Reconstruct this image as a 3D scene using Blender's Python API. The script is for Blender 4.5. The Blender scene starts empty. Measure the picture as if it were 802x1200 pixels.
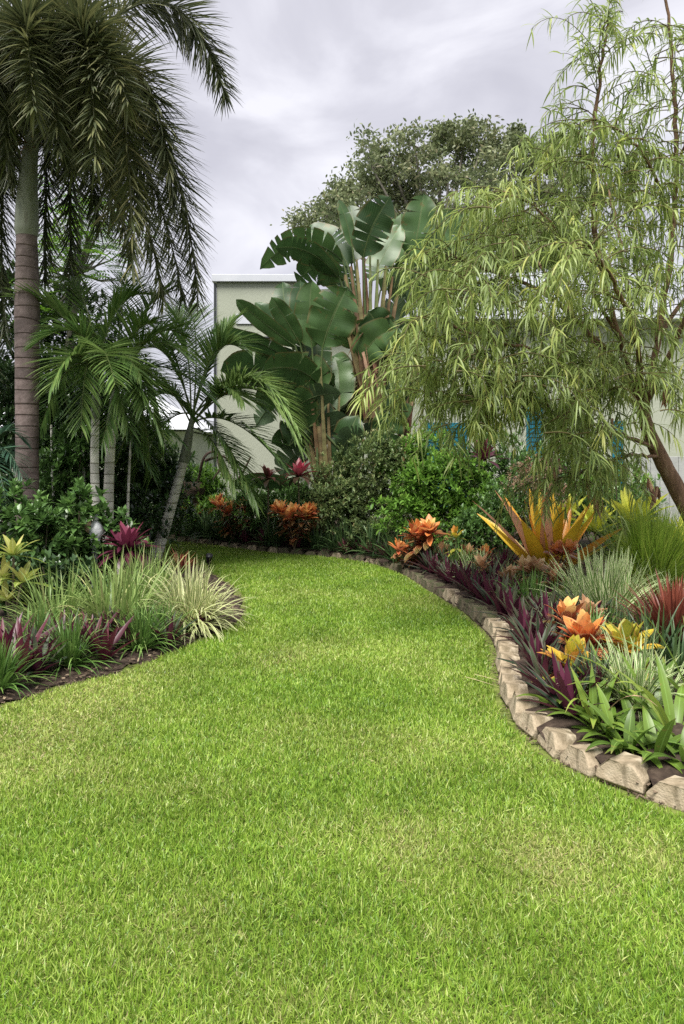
import bpy, bmesh, math, random
import numpy as np
from mathutils import Vector, noise as mnoise
R = math.radians
rng = np.random.default_rng(11)
random.seed(5)
SC = bpy.context.scene
C = SC.collection
H, F, HOR, CXP = 1.55, 880.0, 540.0, 401.0      # eye height, focal length and horizon measured on the photograph

def W(px, py, Y):
    return np.array([(px - CXP) / F * Y, Y, H + (HOR - py) / F * Y])
def G(px, py, z=0.0):
    Y = (H - z) * F / (py - HOR)
    return np.array([(px - CXP) / F * Y, Y, z])
def nrm(v):
    return v / np.maximum(np.linalg.norm(v, axis=-1, keepdims=True), 1e-9)
def arr(x, n):
    return np.full(n, x, float) if np.isscalar(x) else np.asarray(x, float)
U = lambda a, b, n=None: rng.uniform(a, b, n)
UP = np.array([0., 0., 1.])

# ------------------------------------------------------------------ mesh accumulator
class MB:
    def __init__(s):
        s.v, s.f, s.uv, s.r, s.k, s.n = [], [], [], [], [], 0
    def add(s, v, f, uv=None, rnd=0.5, kind=0.0):
        v = np.asarray(v, float).reshape(-1, 3); m = len(v)
        s.v.append(v); s.f.append(np.asarray(f, np.int64).reshape(-1, 4) + s.n)
        s.uv.append(np.zeros((m, 2)) if uv is None else np.asarray(uv, float).reshape(-1, 2))
        s.r.append(arr(rnd, m)); s.k.append(arr(kind, m)); s.n += m
    def mesh(s, name, mat, smooth=True):
        v = np.concatenate(s.v); f = np.concatenate(s.f); uv = np.concatenate(s.uv)
        me = bpy.data.meshes.new(name)
        me.vertices.add(len(v)); me.vertices.foreach_set("co", v.astype(np.float32).ravel())
        me.loops.add(f.size); me.loops.foreach_set("vertex_index", f.astype(np.int32).ravel())
        me.polygons.add(len(f)); me.polygons.foreach_set("loop_start", np.arange(0, f.size, 4, dtype=np.int32))
        me.update(calc_edges=True)
        l = me.uv_layers.new(name="UVMap")
        l.uv.foreach_set("vector", uv[f.ravel()].astype(np.float32).ravel())
        for nm, a in (("rnd", s.r), ("kind", s.k)):
            at = me.attributes.new(nm, 'FLOAT', 'POINT')
            at.data.foreach_set("value", np.concatenate(a).astype(np.float32))
        me.polygons.foreach_set("use_smooth", np.full(len(f), smooth))
        me.materials.append(mat); me.update()
        return me
    def build(s, name, mat, parent=None, smooth=True):
        o = bpy.data.objects.new(name, s.mesh(name, mat, smooth)); C.objects.link(o)
        if parent is not None: o.parent = parent
        return o

def tag(o, label, cat, group=None, kind=None):
    if kind: o["kind"] = kind
    else:
        o["label"] = label; o["category"] = cat
    if group: o["group"] = group
    return o
def thing(name, label, cat, group=None):
    o = bpy.data.objects.new(name, None); C.objects.link(o)
    o.empty_display_size = .2
    return tag(o, label, cat, group)
def place(name, me, loc, rz, sc, label, cat, group=None, tilt=(0, 0)):
    o = bpy.data.objects.new(name, me); C.objects.link(o)
    o.location = loc; o.rotation_euler = (tilt[0], tilt[1], rz)
    o.scale = (sc, sc, sc) if np.isscalar(sc) else sc
    return tag(o, label, cat, group)

LEAF = np.array([.45, .85, 1., .8, .08])
BLADE = np.array([.8, 1., .85, .55, .06])
SWORD = np.array([1., .98, .86, .6, .05])
def prof(p, S):
    return np.interp(np.linspace(0, 1, S + 1), np.linspace(0, 1, len(p)), p)

def strips(mb, P, D, L, Wd, droop=.4, segs=4, p=LEAF, fold=0., roll=0., rnd=None, kind=0., side=None, g=(0, 0, -1)):
    P = np.asarray(P, float).reshape(-1, 3); N = len(P)
    D = nrm(np.broadcast_to(np.asarray(D, float), (N, 3)))
    L, Wd, droop, roll = arr(L, N), arr(Wd, N), arr(droop, N), arr(roll, N)
    rnd = U(0, 1, N) if rnd is None else arr(rnd, N)
    g = np.array(g, float)
    if side is None:
        S = np.cross(D, UP)
        bad = np.linalg.norm(S, axis=1) < .08
        if bad.any():
            a = U(0, 6.28, bad.sum()); S[bad] = np.stack([np.cos(a), np.sin(a), 0 * a], 1)
    else:
        S = np.broadcast_to(np.asarray(side, float), (N, 3))
    S = nrm(S - D * (S * D).sum(1, keepdims=True))
    Nn = np.cross(S, D)
    S = S * np.cos(roll)[:, None] + Nn * np.sin(roll)[:, None]
    w = prof(p, segs)
    cur, pos = D, P
    rows, uvs = [], []
    cols = 3 if fold else 2
    for k in range(segs + 1):
        Nk = nrm(np.cross(S, cur)); hw = (Wd * w[k] / 2)[:, None]
        if cols == 2:
            rows.append(np.stack([pos - S * hw, pos + S * hw], 1))
        else:
            c, sn = math.cos(fold), math.sin(fold)
            rows.append(np.stack([pos - S * hw * c + Nk * hw * sn, pos, pos + S * hw * c + Nk * hw * sn], 1))
        uu = np.linspace(0, 1, cols)
        uvs.append(np.stack([uu, np.full(cols, k / segs)], 1))
        cur = nrm(cur + g * (droop / segs)[:, None] * (.4 + 1.2 * k / segs))
        pos = pos + cur * (L / segs)[:, None]
    V = np.stack(rows, 1).reshape(N, -1, 3)
    UV = np.broadcast_to(np.concatenate(uvs)[None], (N, (segs + 1) * cols, 2))
    nv = (segs + 1) * cols
    q = []
    for k in range(segs):
        for c in range(cols - 1):
            a = k * cols + c
            q.append([a, a + 1, a + 1 + cols, a + cols])
    Q = np.array(q)[None] + (np.arange(N) * nv)[:, None, None]
    mb.add(V, Q, UV, np.repeat(rnd, nv), kind if np.isscalar(kind) else np.repeat(kind, nv))

def tube(mb, pts, rad, sides=7, rnd=.5, kind=1., wob=0.):
    pts = np.asarray(pts, float); n = len(pts)
    rad = np.interp(np.linspace(0, 1, n), np.linspace(0, 1, len(rad)), rad) if not np.isscalar(rad) else np.full(n, rad)
    T = nrm(np.gradient(pts, axis=0))
    ref = np.array([.9, .3, .1]) if abs(T[:, 2]).mean() > .6 else UP
    A = nrm(np.cross(T, ref)); B = np.cross(T, A)
    th = np.linspace(0, 2 * np.pi, sides, endpoint=False)
    rr = rad[:, None] * (1 + (U(-wob, wob, (n, sides)) if wob else 0))
    V = pts[:, None] + rr[:, :, None] * (np.cos(th)[None, :, None] * A[:, None] + np.sin(th)[None, :, None] * B[:, None])
    q = [[i * sides + j, i * sides + (j + 1) % sides, (i + 1) * sides + (j + 1) % sides, (i + 1) * sides + j]
         for i in range(n - 1) for j in range(sides)]
    uv = np.stack(np.meshgrid(np.linspace(0, 1, sides), np.linspace(0, 1, n)), -1).reshape(-1, 2)
    mb.add(V, q, uv, rnd, kind)

def bez(A, B, Cc, n=12):
    t = np.linspace(0, 1, n)[:, None]
    return (1 - t) ** 2 * A + 2 * t * (1 - t) * B + t * t * Cc
def catmull(P, m=8, closed=False):
    P = np.asarray(P, float)
    E = np.vstack([P[-1:], P, P[:2]]) if closed else np.vstack([2 * P[:1] - P[1:2], P, 2 * P[-1:] - P[-2:-1]])
    out = []
    for i in range(len(E) - 3):
        a, b, c, d = E[i:i + 4]
        for t in np.arange(m) / m:
            out.append(.5 * (2 * b + (c - a) * t + (2 * a - 5 * b + 4 * c - d) * t * t + (3 * b - a - 3 * c + d) * t ** 3))
    if not closed: out.append(P[-1])
    return np.array(out)
def inside(poly, x, y):
    r = np.zeros(len(x), bool); j = len(poly) - 1
    for i in range(len(poly)):
        xi, yi, xj, yj = *poly[i][:2], *poly[j][:2]
        c = ((yi > y) != (yj > y)) & (x < (xj - xi) * (y - yi) / (yj - yi + 1e-12) + xi)
        r ^= c; j = i
    return r
def polydist(line, x, y):
    d = np.full(len(x), 1e9)
    for i in range(len(line) - 1):
        a, b = line[i][:2], line[i + 1][:2]; ab = b - a
        t = np.clip(((x - a[0]) * ab[0] + (y - a[1]) * ab[1]) / (ab @ ab + 1e-12), 0, 1)
        d = np.minimum(d, np.hypot(x - a[0] - t * ab[0], y - a[1] - t * ab[1]))
    return d

# ------------------------------------------------------------------ materials
def newmat(name):
    m = bpy.data.materials.new(name); m.use_nodes = True
    nt = m.node_tree; nt.nodes.clear()
    return m, nt, nt.nodes, nt.links
def ramp_node(N, stops):
    r = N.new('ShaderNodeValToRGB'); e = r.color_ramp.elements
    while len(e) < len(stops): e.new(.5)
    for el, (p, c) in zip(e, stops):
        el.position = p; el.color = (*c, 1)
    return r
def mathn(nt, op, a, b=None, c=None):
    n = nt.nodes.new('ShaderNodeMath'); n.operation = op
    for i, x in enumerate((a, b, c)):
        if x is None: continue
        if hasattr(x, 'default_value') or hasattr(x, 'is_linked'): nt.links.new(x, n.inputs[i])
        else: n.inputs[i].default_value = x
    return n.outputs[0]
def mix(nt, fac, a, b, blend='MIX'):
    n = nt.nodes.new('ShaderNodeMix'); n.data_type = 'RGBA'; n.blend_type = blend
    for i, x in ((0, fac), (6, a), (7, b)):
        if isinstance(x, (int, float)): n.inputs[i].default_value = x
        elif isinstance(x, tuple): n.inputs[i].default_value = (*x, 1)
        else: nt.links.new(x, n.inputs[i])
    return n.outputs[2]
def smooth(nt, x, a, b):
    n = nt.nodes.new('ShaderNodeMapRange'); n.interpolation_type = 'SMOOTHSTEP'
    nt.links.new(x, n.inputs[0]); n.inputs[1].default_value = a; n.inputs[2].default_value = b
    return n.outputs[0]
def noise(nt, scale, detail=3, vec=None, dist=0.):
    n = nt.nodes.new('ShaderNodeTexNoise'); n.inputs['Scale'].default_value = scale
    n.inputs['Detail'].default_value = detail; n.inputs['Distortion'].default_value = dist
    if vec is not None: nt.links.new(vec, n.inputs['Vector'])
    return n.outputs['Fac']

def leafmat(name, stops, base=None, tip=None, edge=None, mid=None, vein=None, back=None, stem=None, spot=None, trans=.3, rough=.42, spec=.4, var=.35, nscale=3., obj=False):
    m, nt, N, L = newmat(name)
    at = N.new('ShaderNodeAttribute'); at.attribute_name = 'rnd'
    uvn = N.new('ShaderNodeUVMap'); uvn.uv_map = 'UVMap'
    sp = N.new('ShaderNodeSeparateXYZ'); L.new(uvn.outputs[0], sp.inputs[0])
    u, v = sp.outputs[0], sp.outputs[1]
    d = mathn(nt, 'ABSOLUTE', mathn(nt, 'SUBTRACT', u, .5))
    geo = N.new('ShaderNodeNewGeometry')
    fac = at.outputs['Fac']
    if obj:
        oi = N.new('ShaderNodeObjectInfo')
        fac = mathn(nt, 'ADD', fac, mathn(nt, 'MULTIPLY', mathn(nt, 'SUBTRACT', oi.outputs['Random'], .5), obj))
    r = ramp_node(N, stops); L.new(fac, r.inputs[0]); col = r.outputs[0]
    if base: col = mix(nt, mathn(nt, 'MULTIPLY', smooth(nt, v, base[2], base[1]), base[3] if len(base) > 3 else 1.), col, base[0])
    if tip: col = mix(nt, mathn(nt, 'MULTIPLY', smooth(nt, v, tip[1], tip[2]), tip[3] if len(tip) > 3 else 1.), col, tip[0])
    if vein:   # colour, count along the leaf, slant, strength
        x = mathn(nt, 'SINE', mathn(nt, 'MULTIPLY', mathn(nt, 'SUBTRACT', v, mathn(nt, 'MULTIPLY', d, vein[2])), vein[1] * 6.283))
        col = mix(nt, mathn(nt, 'MULTIPLY', smooth(nt, x, .35, .95), vein[3]), col, vein[0])
    if edge: col = mix(nt, mathn(nt, 'MULTIPLY', smooth(nt, d, edge[1] - .05, edge[1] + .05), edge[2] if len(edge) > 2 else 1.), col, edge[0])
    if mid: col = mix(nt, smooth(nt, d, mid[1], mid[1] * .4), col, mid[0])
    if spot:
        tcs = N.new('ShaderNodeTexCoord')
        col = mix(nt, mathn(nt, 'MULTIPLY', smooth(nt, noise(nt, spot[1], 4, tcs.outputs['Object'], .4), spot[2], spot[2] + .06), spot[3]), col, spot[0])
    if back: col = mix(nt, geo.outputs['Backfacing'], col, back)
    if stem:
        ka = N.new('ShaderNodeAttribute'); ka.attribute_name = 'kind'
        col = mix(nt, ka.outputs['Fac'], col, stem)
    tc = N.new('ShaderNodeTexCoord')
    nz = noise(nt, nscale, 4, tc.outputs['Object'])
    hv = N.new('ShaderNodeHueSaturation'); L.new(col, hv.inputs['Color'])
    mr = N.new('ShaderNodeMapRange'); L.new(nz, mr.inputs[0]); mr.inputs[1].default_value = .25; mr.inputs[2].default_value = .75
    mr.inputs[3].default_value = 1 - var; mr.inputs[4].default_value = 1 + var; L.new(mr.outputs[0], hv.inputs['Value'])
    col = hv.outputs[0]
    b = N.new('ShaderNodeBsdfPrincipled'); L.new(col, b.inputs['Base Color'])
    b.inputs['Roughness'].default_value = rough; b.inputs['Specular IOR Level'].default_value = spec
    out = N.new('ShaderNodeOutputMaterial')
    if trans:
        t = N.new('ShaderNodeBsdfTranslucent')
        L.new(mix(nt, .5, col, (.35, .5, .05), 'MULTIPLY') if False else col, t.inputs['Color'])
        ms = N.new('ShaderNodeMixShader'); ms.inputs[0].default_value = trans
        L.new(b.outputs[0], ms.inputs[1]); L.new(t.outputs[0], ms.inputs[2]); L.new(ms.outputs[0], out.inputs[0])
    else: L.new(b.outputs[0], out.inputs[0])
    return m

def surfmat(name, stops, scale, rough=.85, bump=.3, detail=6, spots=None, bscale=None, spec=.3, coord='Object', stretch=None):
    m, nt, N, L = newmat(name)
    tc = N.new('ShaderNodeTexCoord'); vec = tc.outputs[coord]
    if stretch:
        mp = N.new('ShaderNodeMapping'); L.new(vec, mp.inputs[0]); mp.inputs['Scale'].default_value = stretch; vec = mp.outputs[0]
    f = noise(nt, scale, detail, vec, .3)
    r = ramp_node(N, stops); L.new(f, r.inputs[0]); col = r.outputs[0]
    if spots:      # colour, scale, threshold, strength
        col = mix(nt, mathn(nt, 'MULTIPLY', smooth(nt, noise(nt, spots[1], 5, vec, .6), spots[2], spots[2] + .12), spots[3]), col, spots[0])
    b = N.new('ShaderNodeBsdfPrincipled'); L.new(col, b.inputs['Base Color'])
    b.inputs['Roughness'].default_value = rough; b.inputs['Specular IOR Level'].default_value = spec
    if bump:
        bn = N.new('ShaderNodeBump'); bn.inputs['Strength'].default_value = bump; bn.inputs['Distance'].default_value = .02
        L.new(noise(nt, bscale or scale * 4, 8, vec), bn.inputs['Height']); L.new(bn.outputs[0], b.inputs['Normal'])
    out = N.new('ShaderNodeOutputMaterial'); L.new(b.outputs[0], out.inputs[0])
    return m

M = {}
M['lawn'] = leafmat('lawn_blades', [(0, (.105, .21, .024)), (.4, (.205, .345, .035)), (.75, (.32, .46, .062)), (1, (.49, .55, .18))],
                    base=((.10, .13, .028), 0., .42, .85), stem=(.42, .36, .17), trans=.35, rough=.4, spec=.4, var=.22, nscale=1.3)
M['turf'] = surfmat('turf_soil', [(.3, (.08, .10, .02)), (.6, (.14, .18, .035)), (.8, (.19, .18, .07))], 14, .95, .6)
M['ground'] = surfmat('far_ground', [(.3, (.05, .07, .02)), (.7, (.10, .12, .04))], 2, .95, .4)
M['mulch'] = surfmat('bed_soil', [(.3, (.022, .014, .010)), (.55, (.05, .034, .024)), (.8, (.095, .07, .05))], 22, .95, .9, bscale=60)
M['chip'] = leafmat('mulch_chip', [(0, (.03, .018, .012)), (.5, (.08, .055, .035)), (.85, (.16, .12, .08)), (1, (.3, .23, .15))], trans=0, rough=.9)
M['block'] = surfmat('edging_concrete', [(.25, (.19, .145, .09)), (.5, (.36, .295, .205)), (.75, (.52, .45, .34))], 9, .92, .35,
                     spots=((.12, .095, .055), 6, .47, .8), bscale=90)
M['mossy'] = surfmat('mossy_concrete', [(.25, (.06, .055, .035)), (.5, (.12, .10, .065)), (.75, (.20, .17, .115))], 7, .92, .6,
                     spots=((.06, .075, .03), 6, .46, .85), bscale=70)
M['foxtail'] = leafmat('foxtail_leaflet', [(0, (.045, .06, .03)), (.5, (.095, .115, .05)), (.85, (.18, .185, .075)), (1, (.29, .26, .11))],
                       stem=(.12, .13, .06), tip=((.16, .14, .07), .75, 1., .5), trans=.22, rough=.4, spec=.5)
M['areca'] = leafmat('slender_palm_leaflet', [(0, (.045, .105, .03)), (.5, (.09, .175, .045)), (1, (.18, .27, .07))],
                     stem=(.16, .22, .07), trans=.35, rough=.35, spec=.5)
M['areca_mid'] = leafmat('mid_palm_leaflet', [(0, (.07, .145, .04)), (.5, (.13, .225, .06)), (1, (.22, .31, .09))], stem=(.2, .25, .09), trans=.38, rough=.36, spec=.5)
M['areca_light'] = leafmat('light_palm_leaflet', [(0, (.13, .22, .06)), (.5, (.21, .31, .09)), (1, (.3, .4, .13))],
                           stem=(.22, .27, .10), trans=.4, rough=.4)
M['bluepalm'] = leafmat('blue_palm_leaflet', [(0, (.03, .08, .05)), (1, (.07, .14, .08))], stem=(.1, .15, .08), trans=.25)
M['paddle'] = leafmat('paddle_leaf', [(0, (.026, .064, .02)), (.5, (.045, .098, .029)), (1, (.085, .16, .045))], mid=((.13, .19, .08), .03),
                      vein=((.085, .15, .06), 30, .5, .55), edge=((.17, .12, .05), .475, .8), spot=((.12, .10, .035), 6, .64, .7), back=(.075, .12, .06), stem=(.10, .145, .05), trans=.22, rough=.42, spec=.45, var=.35)
M['sheath'] = leafmat('leaf_sheath', [(0, (.13, .075, .04)), (.4, (.19, .125, .06)), (.7, (.20, .185, .075)), (1, (.13, .175, .06))],
                      edge=((.12, .05, .025), .42, .8), trans=.1, rough=.6, var=.5, nscale=7)
M['dead'] = leafmat('dead_leaf', [(0, (.10, .05, .03)), (.5, (.24, .12, .07)), (1, (.42, .27, .18))], trans=.15, rough=.8, var=.5, nscale=9)
M['willow'] = leafmat('weeping_leaf', [(0, (.13, .19, .055)), (.5, (.26, .345, .095)), (.9, (.39, .47, .13)), (1, (.50, .52, .14))],
                      mid=((.26, .31, .12), .08), stem=(.17, .14, .06), trans=.42, rough=.42, spec=.45, var=.2)
M['oak'] = leafmat('oak_leaf', [(0, (.085, .115, .05)), (.5, (.165, .20, .09)), (.9, (.26, .28, .14)), (1, (.32, .29, .17))], trans=.3, rough=.5)
M['feather'] = leafmat('bright_tree_leaf', [(0, (.05, .12, .012)), (.6, (.11, .24, .02)), (1, (.2, .36, .03))], trans=.45, rough=.5)
M['hedge'] = leafmat('dark_hedge_leaf', [(0, (.022, .048, .018)), (.5, (.045, .09, .03)), (.9, (.085, .155, .045)), (1, (.13, .20, .065))], trans=.15, rough=.3, spec=.5)
M['hibiscus'] = leafmat('glossy_shrub_leaf', [(0, (.05, .11, .03)), (.5, (.09, .18, .045)), (1, (.16, .28, .07))], mid=((.13, .22, .07), .06), trans=.28, rough=.32, spec=.5)
M['mixed'] = leafmat('mixed_shrub_leaf', [(0, (.06, .10, .035)), (.45, (.13, .19, .065)), (.75, (.24, .29, .11)), (.9, (.33, .31, .15)), (1, (.38, .21, .13))],
                     mid=((.15, .19, .09), .08), trans=.25, rough=.38, var=.4)
M['bright'] = leafmat('bright_shrub_leaf', [(0, (.07, .16, .025)), (.5, (.14, .28, .04)), (.9, (.24, .40, .065)), (1, (.33, .44, .1))], mid=((.2, .3, .09), .06), trans=.32, rough=.36)
M['pinkshrub'] = leafmat('pink_cream_leaf', [(0, (.14, .16, .06)), (.4, (.30, .26, .15)), (.75, (.45, .24, .19)), (1, (.55, .43, .33))], trans=.3, rough=.5)
M['rhoeo'] = leafmat('rhoeo_leaf', [(0, (.022, .04, .022)), (.5, (.04, .07, .035)), (1, (.085, .10, .055))], edge=((.13, .035, .06), .40, .6),
                     back=(.125, .028, .058), trans=.16, rough=.48, spec=.28, var=.4, obj=.6)
M['rhoeo_red'] = leafmat('wine_leaf', [(0, (.045, .014, .022)), (.5, (.095, .022, .035)), (1, (.17, .05, .06))], back=(.15, .03, .055), trans=.2, rough=.38, var=.35)
M['crimson'] = leafmat('crimson_leaf', [(0, (.07, .028, .02)), (.5, (.19, .05, .032)), (1, (.38, .12, .075))], base=((.09, .10, .04), 0, .4, .8), trans=.3, rough=.4)
M['ti_pink'] = leafmat('pink_ti_leaf', [(0, (.05, .05, .025)), (.4, (.14, .04, .04)), (.8, (.38, .06, .09)), (1, (.6, .09, .15))], trans=.3, rough=.36)
M['ti_wine'] = leafmat('wine_ti_leaf', [(0, (.05, .013, .022)), (.6, (.11, .02, .045)), (1, (.2, .04, .075))], trans=.22, rough=.33)
M['croton'] = leafmat('orange_croton_leaf', [(0, (.05, .055, .018)), (.22, (.12, .035, .022)), (.42, (.42, .05, .035)), (.66, (.75, .24, .06)), (.85, (.82, .42, .16)), (1, (.85, .62, .22))],
                      spot=((.10, .05, .02), 38, .62, .8), edge=((.80, .50, .26), .42, .35), base=((.34, .025, .03), .0, .75, .85), vein=((.80, .52, .14), 5, .9, .4), trans=.3, rough=.35, spec=.45, var=.25, nscale=12)
M['croton_y'] = leafmat('yellow_croton_leaf', [(0, (.06, .12, .025)), (.3, (.42, .40, .045)), (.65, (.72, .50, .05)), (1, (.68, .28, .07))],
                        vein=((.10, .2, .03), 6, .9, .5), spot=((.10, .16, .02), 30, .58, .8), edge=((.66, .33, .10), .42, .6), trans=.32, rough=.35, var=.25, nscale=12)
M['croton_p'] = leafmat('peach_croton_leaf', [(0, (.10, .13, .03)), (.3, (.26, .12, .05)), (.6, (.55, .30, .16)), (1, (.66, .48, .26))],
                        edge=((.72, .5, .33), .38, .7), base=((.1, .17, .04), 0, .4, .7), trans=.3, rough=.4, var=.25)
M['crotonstem'] = surfmat('croton_stem', [(.3, (.09, .06, .04)), (.7, (.17, .12, .08))], 20)
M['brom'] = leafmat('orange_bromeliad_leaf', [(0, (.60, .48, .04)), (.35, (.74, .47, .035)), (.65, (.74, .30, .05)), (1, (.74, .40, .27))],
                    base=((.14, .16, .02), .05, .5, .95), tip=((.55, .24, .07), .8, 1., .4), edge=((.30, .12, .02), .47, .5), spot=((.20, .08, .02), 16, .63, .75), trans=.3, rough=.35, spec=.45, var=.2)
M['yellow'] = leafmat('chartreuse_leaf', [(0, (.42, .52, .05)), (.5, (.66, .70, .07)), (1, (.78, .76, .15))], mid=((.4, .5, .06), .06), base=((.2, .3, .04), 0, .3), trans=.35, rough=.42)
M['fountain'] = leafmat('fountain_grass', [(0, (.15, .25, .035)), (.5, (.27, .40, .055)), (1, (.45, .56, .10))], trans=.3, rough=.45)
M['varieg'] = leafmat('striped_leaf', [(0, (.13, .25, .06)), (1, (.21, .34, .09))], edge=((.80, .82, .50), .31), trans=.28, rough=.42)
M['varieg_y'] = leafmat('cream_striped_leaf', [(0, (.2, .28, .09)), (1, (.3, .38, .13))], edge=((.75, .73, .42), .24), trans=.3, rough=.42)
M['flax'] = leafmat('flax_leaf', [(0, (.13, .22, .055)), (.5, (.23, .34, .09)), (.9, (.36, .45, .15)), (1, (.58, .52, .26))], mid=((.2, .29, .1), .1), trans=.3, rough=.4)
M['liriope'] = leafmat('lilyturf_leaf', [(0, (.045, .105, .022)), (.5, (.09, .185, .035)), (1, (.2, .32, .08))], mid=((.13, .22, .06), .12), trans=.25, rough=.36)
M['lily'] = leafmat('broad_lily_leaf', [(0, (.08, .15, .025)), (.6, (.17, .27, .04)), (1, (.30, .39, .065))], mid=((.2, .33, .07), .07), tip=((.30, .24, .08), .86, 1., .6), spot=((.22, .2, .05), 22, .66, .7), trans=.35, rough=.36, spec=.45)
M['darkstrap'] = leafmat('dark_strap_leaf', [(0, (.022, .05, .018)), (.5, (.045, .09, .03)), (1, (.10, .16, .055))], trans=.15, rough=.36)
M['yg'] = leafmat('lime_croton_leaf', [(0, (.16, .24, .04)), (.5, (.34, .40, .08)), (1, (.55, .52, .17))], mid=((.55, .55, .22), .09), trans=.35, rough=.36)
M['straw'] = leafmat('straw', [(0, (.40, .30, .16)), (1, (.6, .5, .3))], trans=.1, rough=.8)
M['palmbark'] = None
M['bark'] = surfmat('tree_bark', [(.3, (.11, .065, .04)), (.55, (.20, .12, .075)), (.75, (.27, .18, .12))], 6, .9, .8, bscale=18, stretch=(3, 3, .7))
M['darkbark'] = surfmat('dark_wood', [(.3, (.03, .02, .015)), (.7, (.09, .06, .045))], 8, .9, .7)
M['greybark'] = surfmat('grey_bark', [(.3, (.12, .11, .09)), (.7, (.24, .22, .18))], 5, .9, .7)
M['stem'] = surfmat('shrub_stem', [(.3, (.09, .075, .05)), (.7, (.18, .15, .10))], 12, .9, .3)
M['stucco'] = surfmat('green_stucco', [(.3, (.345, .37, .295)), (.7, (.39, .415, .335))], 1.2, .92, .35, spots=((.27, .29, .23), 1.3, .56, .4), bscale=45, stretch=(1, 1, .3))
M['white'] = surfmat('white_paint', [(.3, (.50, .52, .57)), (.7, (.58, .60, .64))], 2, .6, .05)
M['roofwhite'] = surfmat('white_roof', [(.3, (.60, .62, .67)), (.7, (.74, .75, .79))], 3, .7, .2)
M['teal'] = surfmat('teal_paint', [(.3, (.006, .11, .18)), (.7, (.010, .16, .22))], 3, .45, .05)
M['dark'] = surfmat('dark_trim', [(.3, (.03, .035, .04)), (.7, (.05, .055, .06))], 5, .6, .1)
M['slats'] = surfmat('grey_fence', [(.3, (.30, .31, .30)), (.7, (.42, .43, .41))], 3, .85, .3)
M['pottery'] = surfmat('white_ceramic', [(.3, (.38, .40, .42)), (.7, (.62, .63, .63))], 9, .6, .3)
M['tan'] = surfmat('tan_clay', [(.3, (.36, .25, .16)), (.7, (.5, .36, .25))], 9, .7, .1)
M['black'] = surfmat('black_plastic', [(.3, (.008, .008, .01)), (.7, (.02, .02, .022))], 9, .4, .02)
M['snake'] = leafmat('snake_leaf', [(0, (.02, .045, .03)), (1, (.045, .08, .05))], edge=((.2, .24, .1), .43, .7), vein=((.07, .10, .07), 12, 0., .6), trans=.08, rough=.4)
def ringbark(name, a, b, ring, freq, crown=None):
    m, nt, N, L = newmat(name)
    tc = N.new('ShaderNodeTexCoord'); sp = N.new('ShaderNodeSeparateXYZ'); L.new(tc.outputs['Object'], sp.inputs[0])
    n1 = noise(nt, 2.5, 5, tc.outputs['Object'])
    mpz = N.new('ShaderNodeMapping'); L.new(tc.outputs['Object'], mpz.inputs[0]); mpz.inputs['Scale'].default_value = (.22, .22, 1)
    nzr = noise(nt, 1.6, 3, mpz.outputs[0])
    z = mathn(nt, 'ADD', mathn(nt, 'MULTIPLY', sp.outputs[2], freq), mathn(nt, 'MULTIPLY', nzr, 2.6))
    fr = mathn(nt, 'FRACT', z)
    band = smooth(nt, fr, .14, .0)
    n2 = noise(nt, 14, 6, tc.outputs['Object'])
    col = mix(nt, smooth(nt, n2, .3, .7), a, b)
    col = mix(nt, smooth(nt, n1, .5, .75), col, tuple(x * .62 for x in a))
    cell = N.new('ShaderNodeTexWhiteNoise'); cell.noise_dimensions = '1D'; L.new(mathn(nt, 'FLOOR', z), cell.inputs['W'])
    hv = N.new('ShaderNodeHueSaturation'); L.new(col, hv.inputs['Color'])
    L.new(mathn(nt, 'ADD', mathn(nt, 'MULTIPLY', cell.outputs['Value'], .4), .8), hv.inputs['Value'])
    col = mix(nt, mathn(nt, 'MULTIPLY', band, .8), hv.outputs[0], ring)
    bs = N.new('ShaderNodeBsdfPrincipled'); L.new(col, bs.inputs['Base Color']); bs.inputs['Roughness'].default_value = .75
    bn = N.new('ShaderNodeBump'); bn.inputs['Strength'].default_value = .5; bn.inputs['Distance'].default_value = .015
    L.new(mathn(nt, 'SUBTRACT', n2, mathn(nt, 'MULTIPLY', band, 1.5)), bn.inputs['Height']); L.new(bn.outputs[0], bs.inputs['Normal'])
    out = N.new('ShaderNodeOutputMaterial'); L.new(bs.outputs[0], out.inputs[0])
    return m
M['foxbark'] = ringbark('foxtail_bark', (.12, .088, .08), (.19, .145, .135), (.06, .036, .03), 6.5)
M['arecabark'] = ringbark('slender_palm_bark', (.52, .51, .45), (.68, .66, .58), (.16, .15, .10), 7.5)
M['crownshaft'] = surfmat('crownshaft_green', [(.3, (.16, .18, .13)), (.6, (.23, .25, .19)), (.8, (.29, .30, .23))], 2.5, .5, .1, stretch=(4, 4, .6), spots=((.12, .11, .07), 3, .58, .6))

# ------------------------------------------------------------------ camera, light, sky
cam = bpy.data.cameras.new('camera'); co = bpy.data.objects.new('camera', cam); C.objects.link(co)
co.location = (0, 0, H); co.rotation_euler = (R(90), 0, 0)
cam.sensor_fit = 'VERTICAL'; cam.sensor_height = 36; cam.lens = 36 * F / 1200; cam.shift_y = (HOR - 600) / 1200
cam.clip_end = 3000; cam.clip_start = .05
SC.camera = co
SUN_EL, SUN_AZ = 63, 202            # compass-like: degrees clockwise from +Y; the sun stands behind the camera, a little to the left
sd = Vector((math.sin(R(SUN_AZ)) * math.cos(R(SUN_EL)), math.cos(R(SUN_AZ)) * math.cos(R(SUN_EL)), math.sin(R(SUN_EL))))
sl = bpy.data.lights.new('sun', 'SUN'); sl.energy = 3.5; sl.angle = R(32); sl.color = (1, .965, .90)
so = bpy.data.objects.new('sun', sl); C.objects.link(so); so.rotation_euler = sd.to_track_quat('Z', 'Y').to_euler()
w = bpy.data.worlds.new('World'); SC.world = w; w.use_nodes = True
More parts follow.
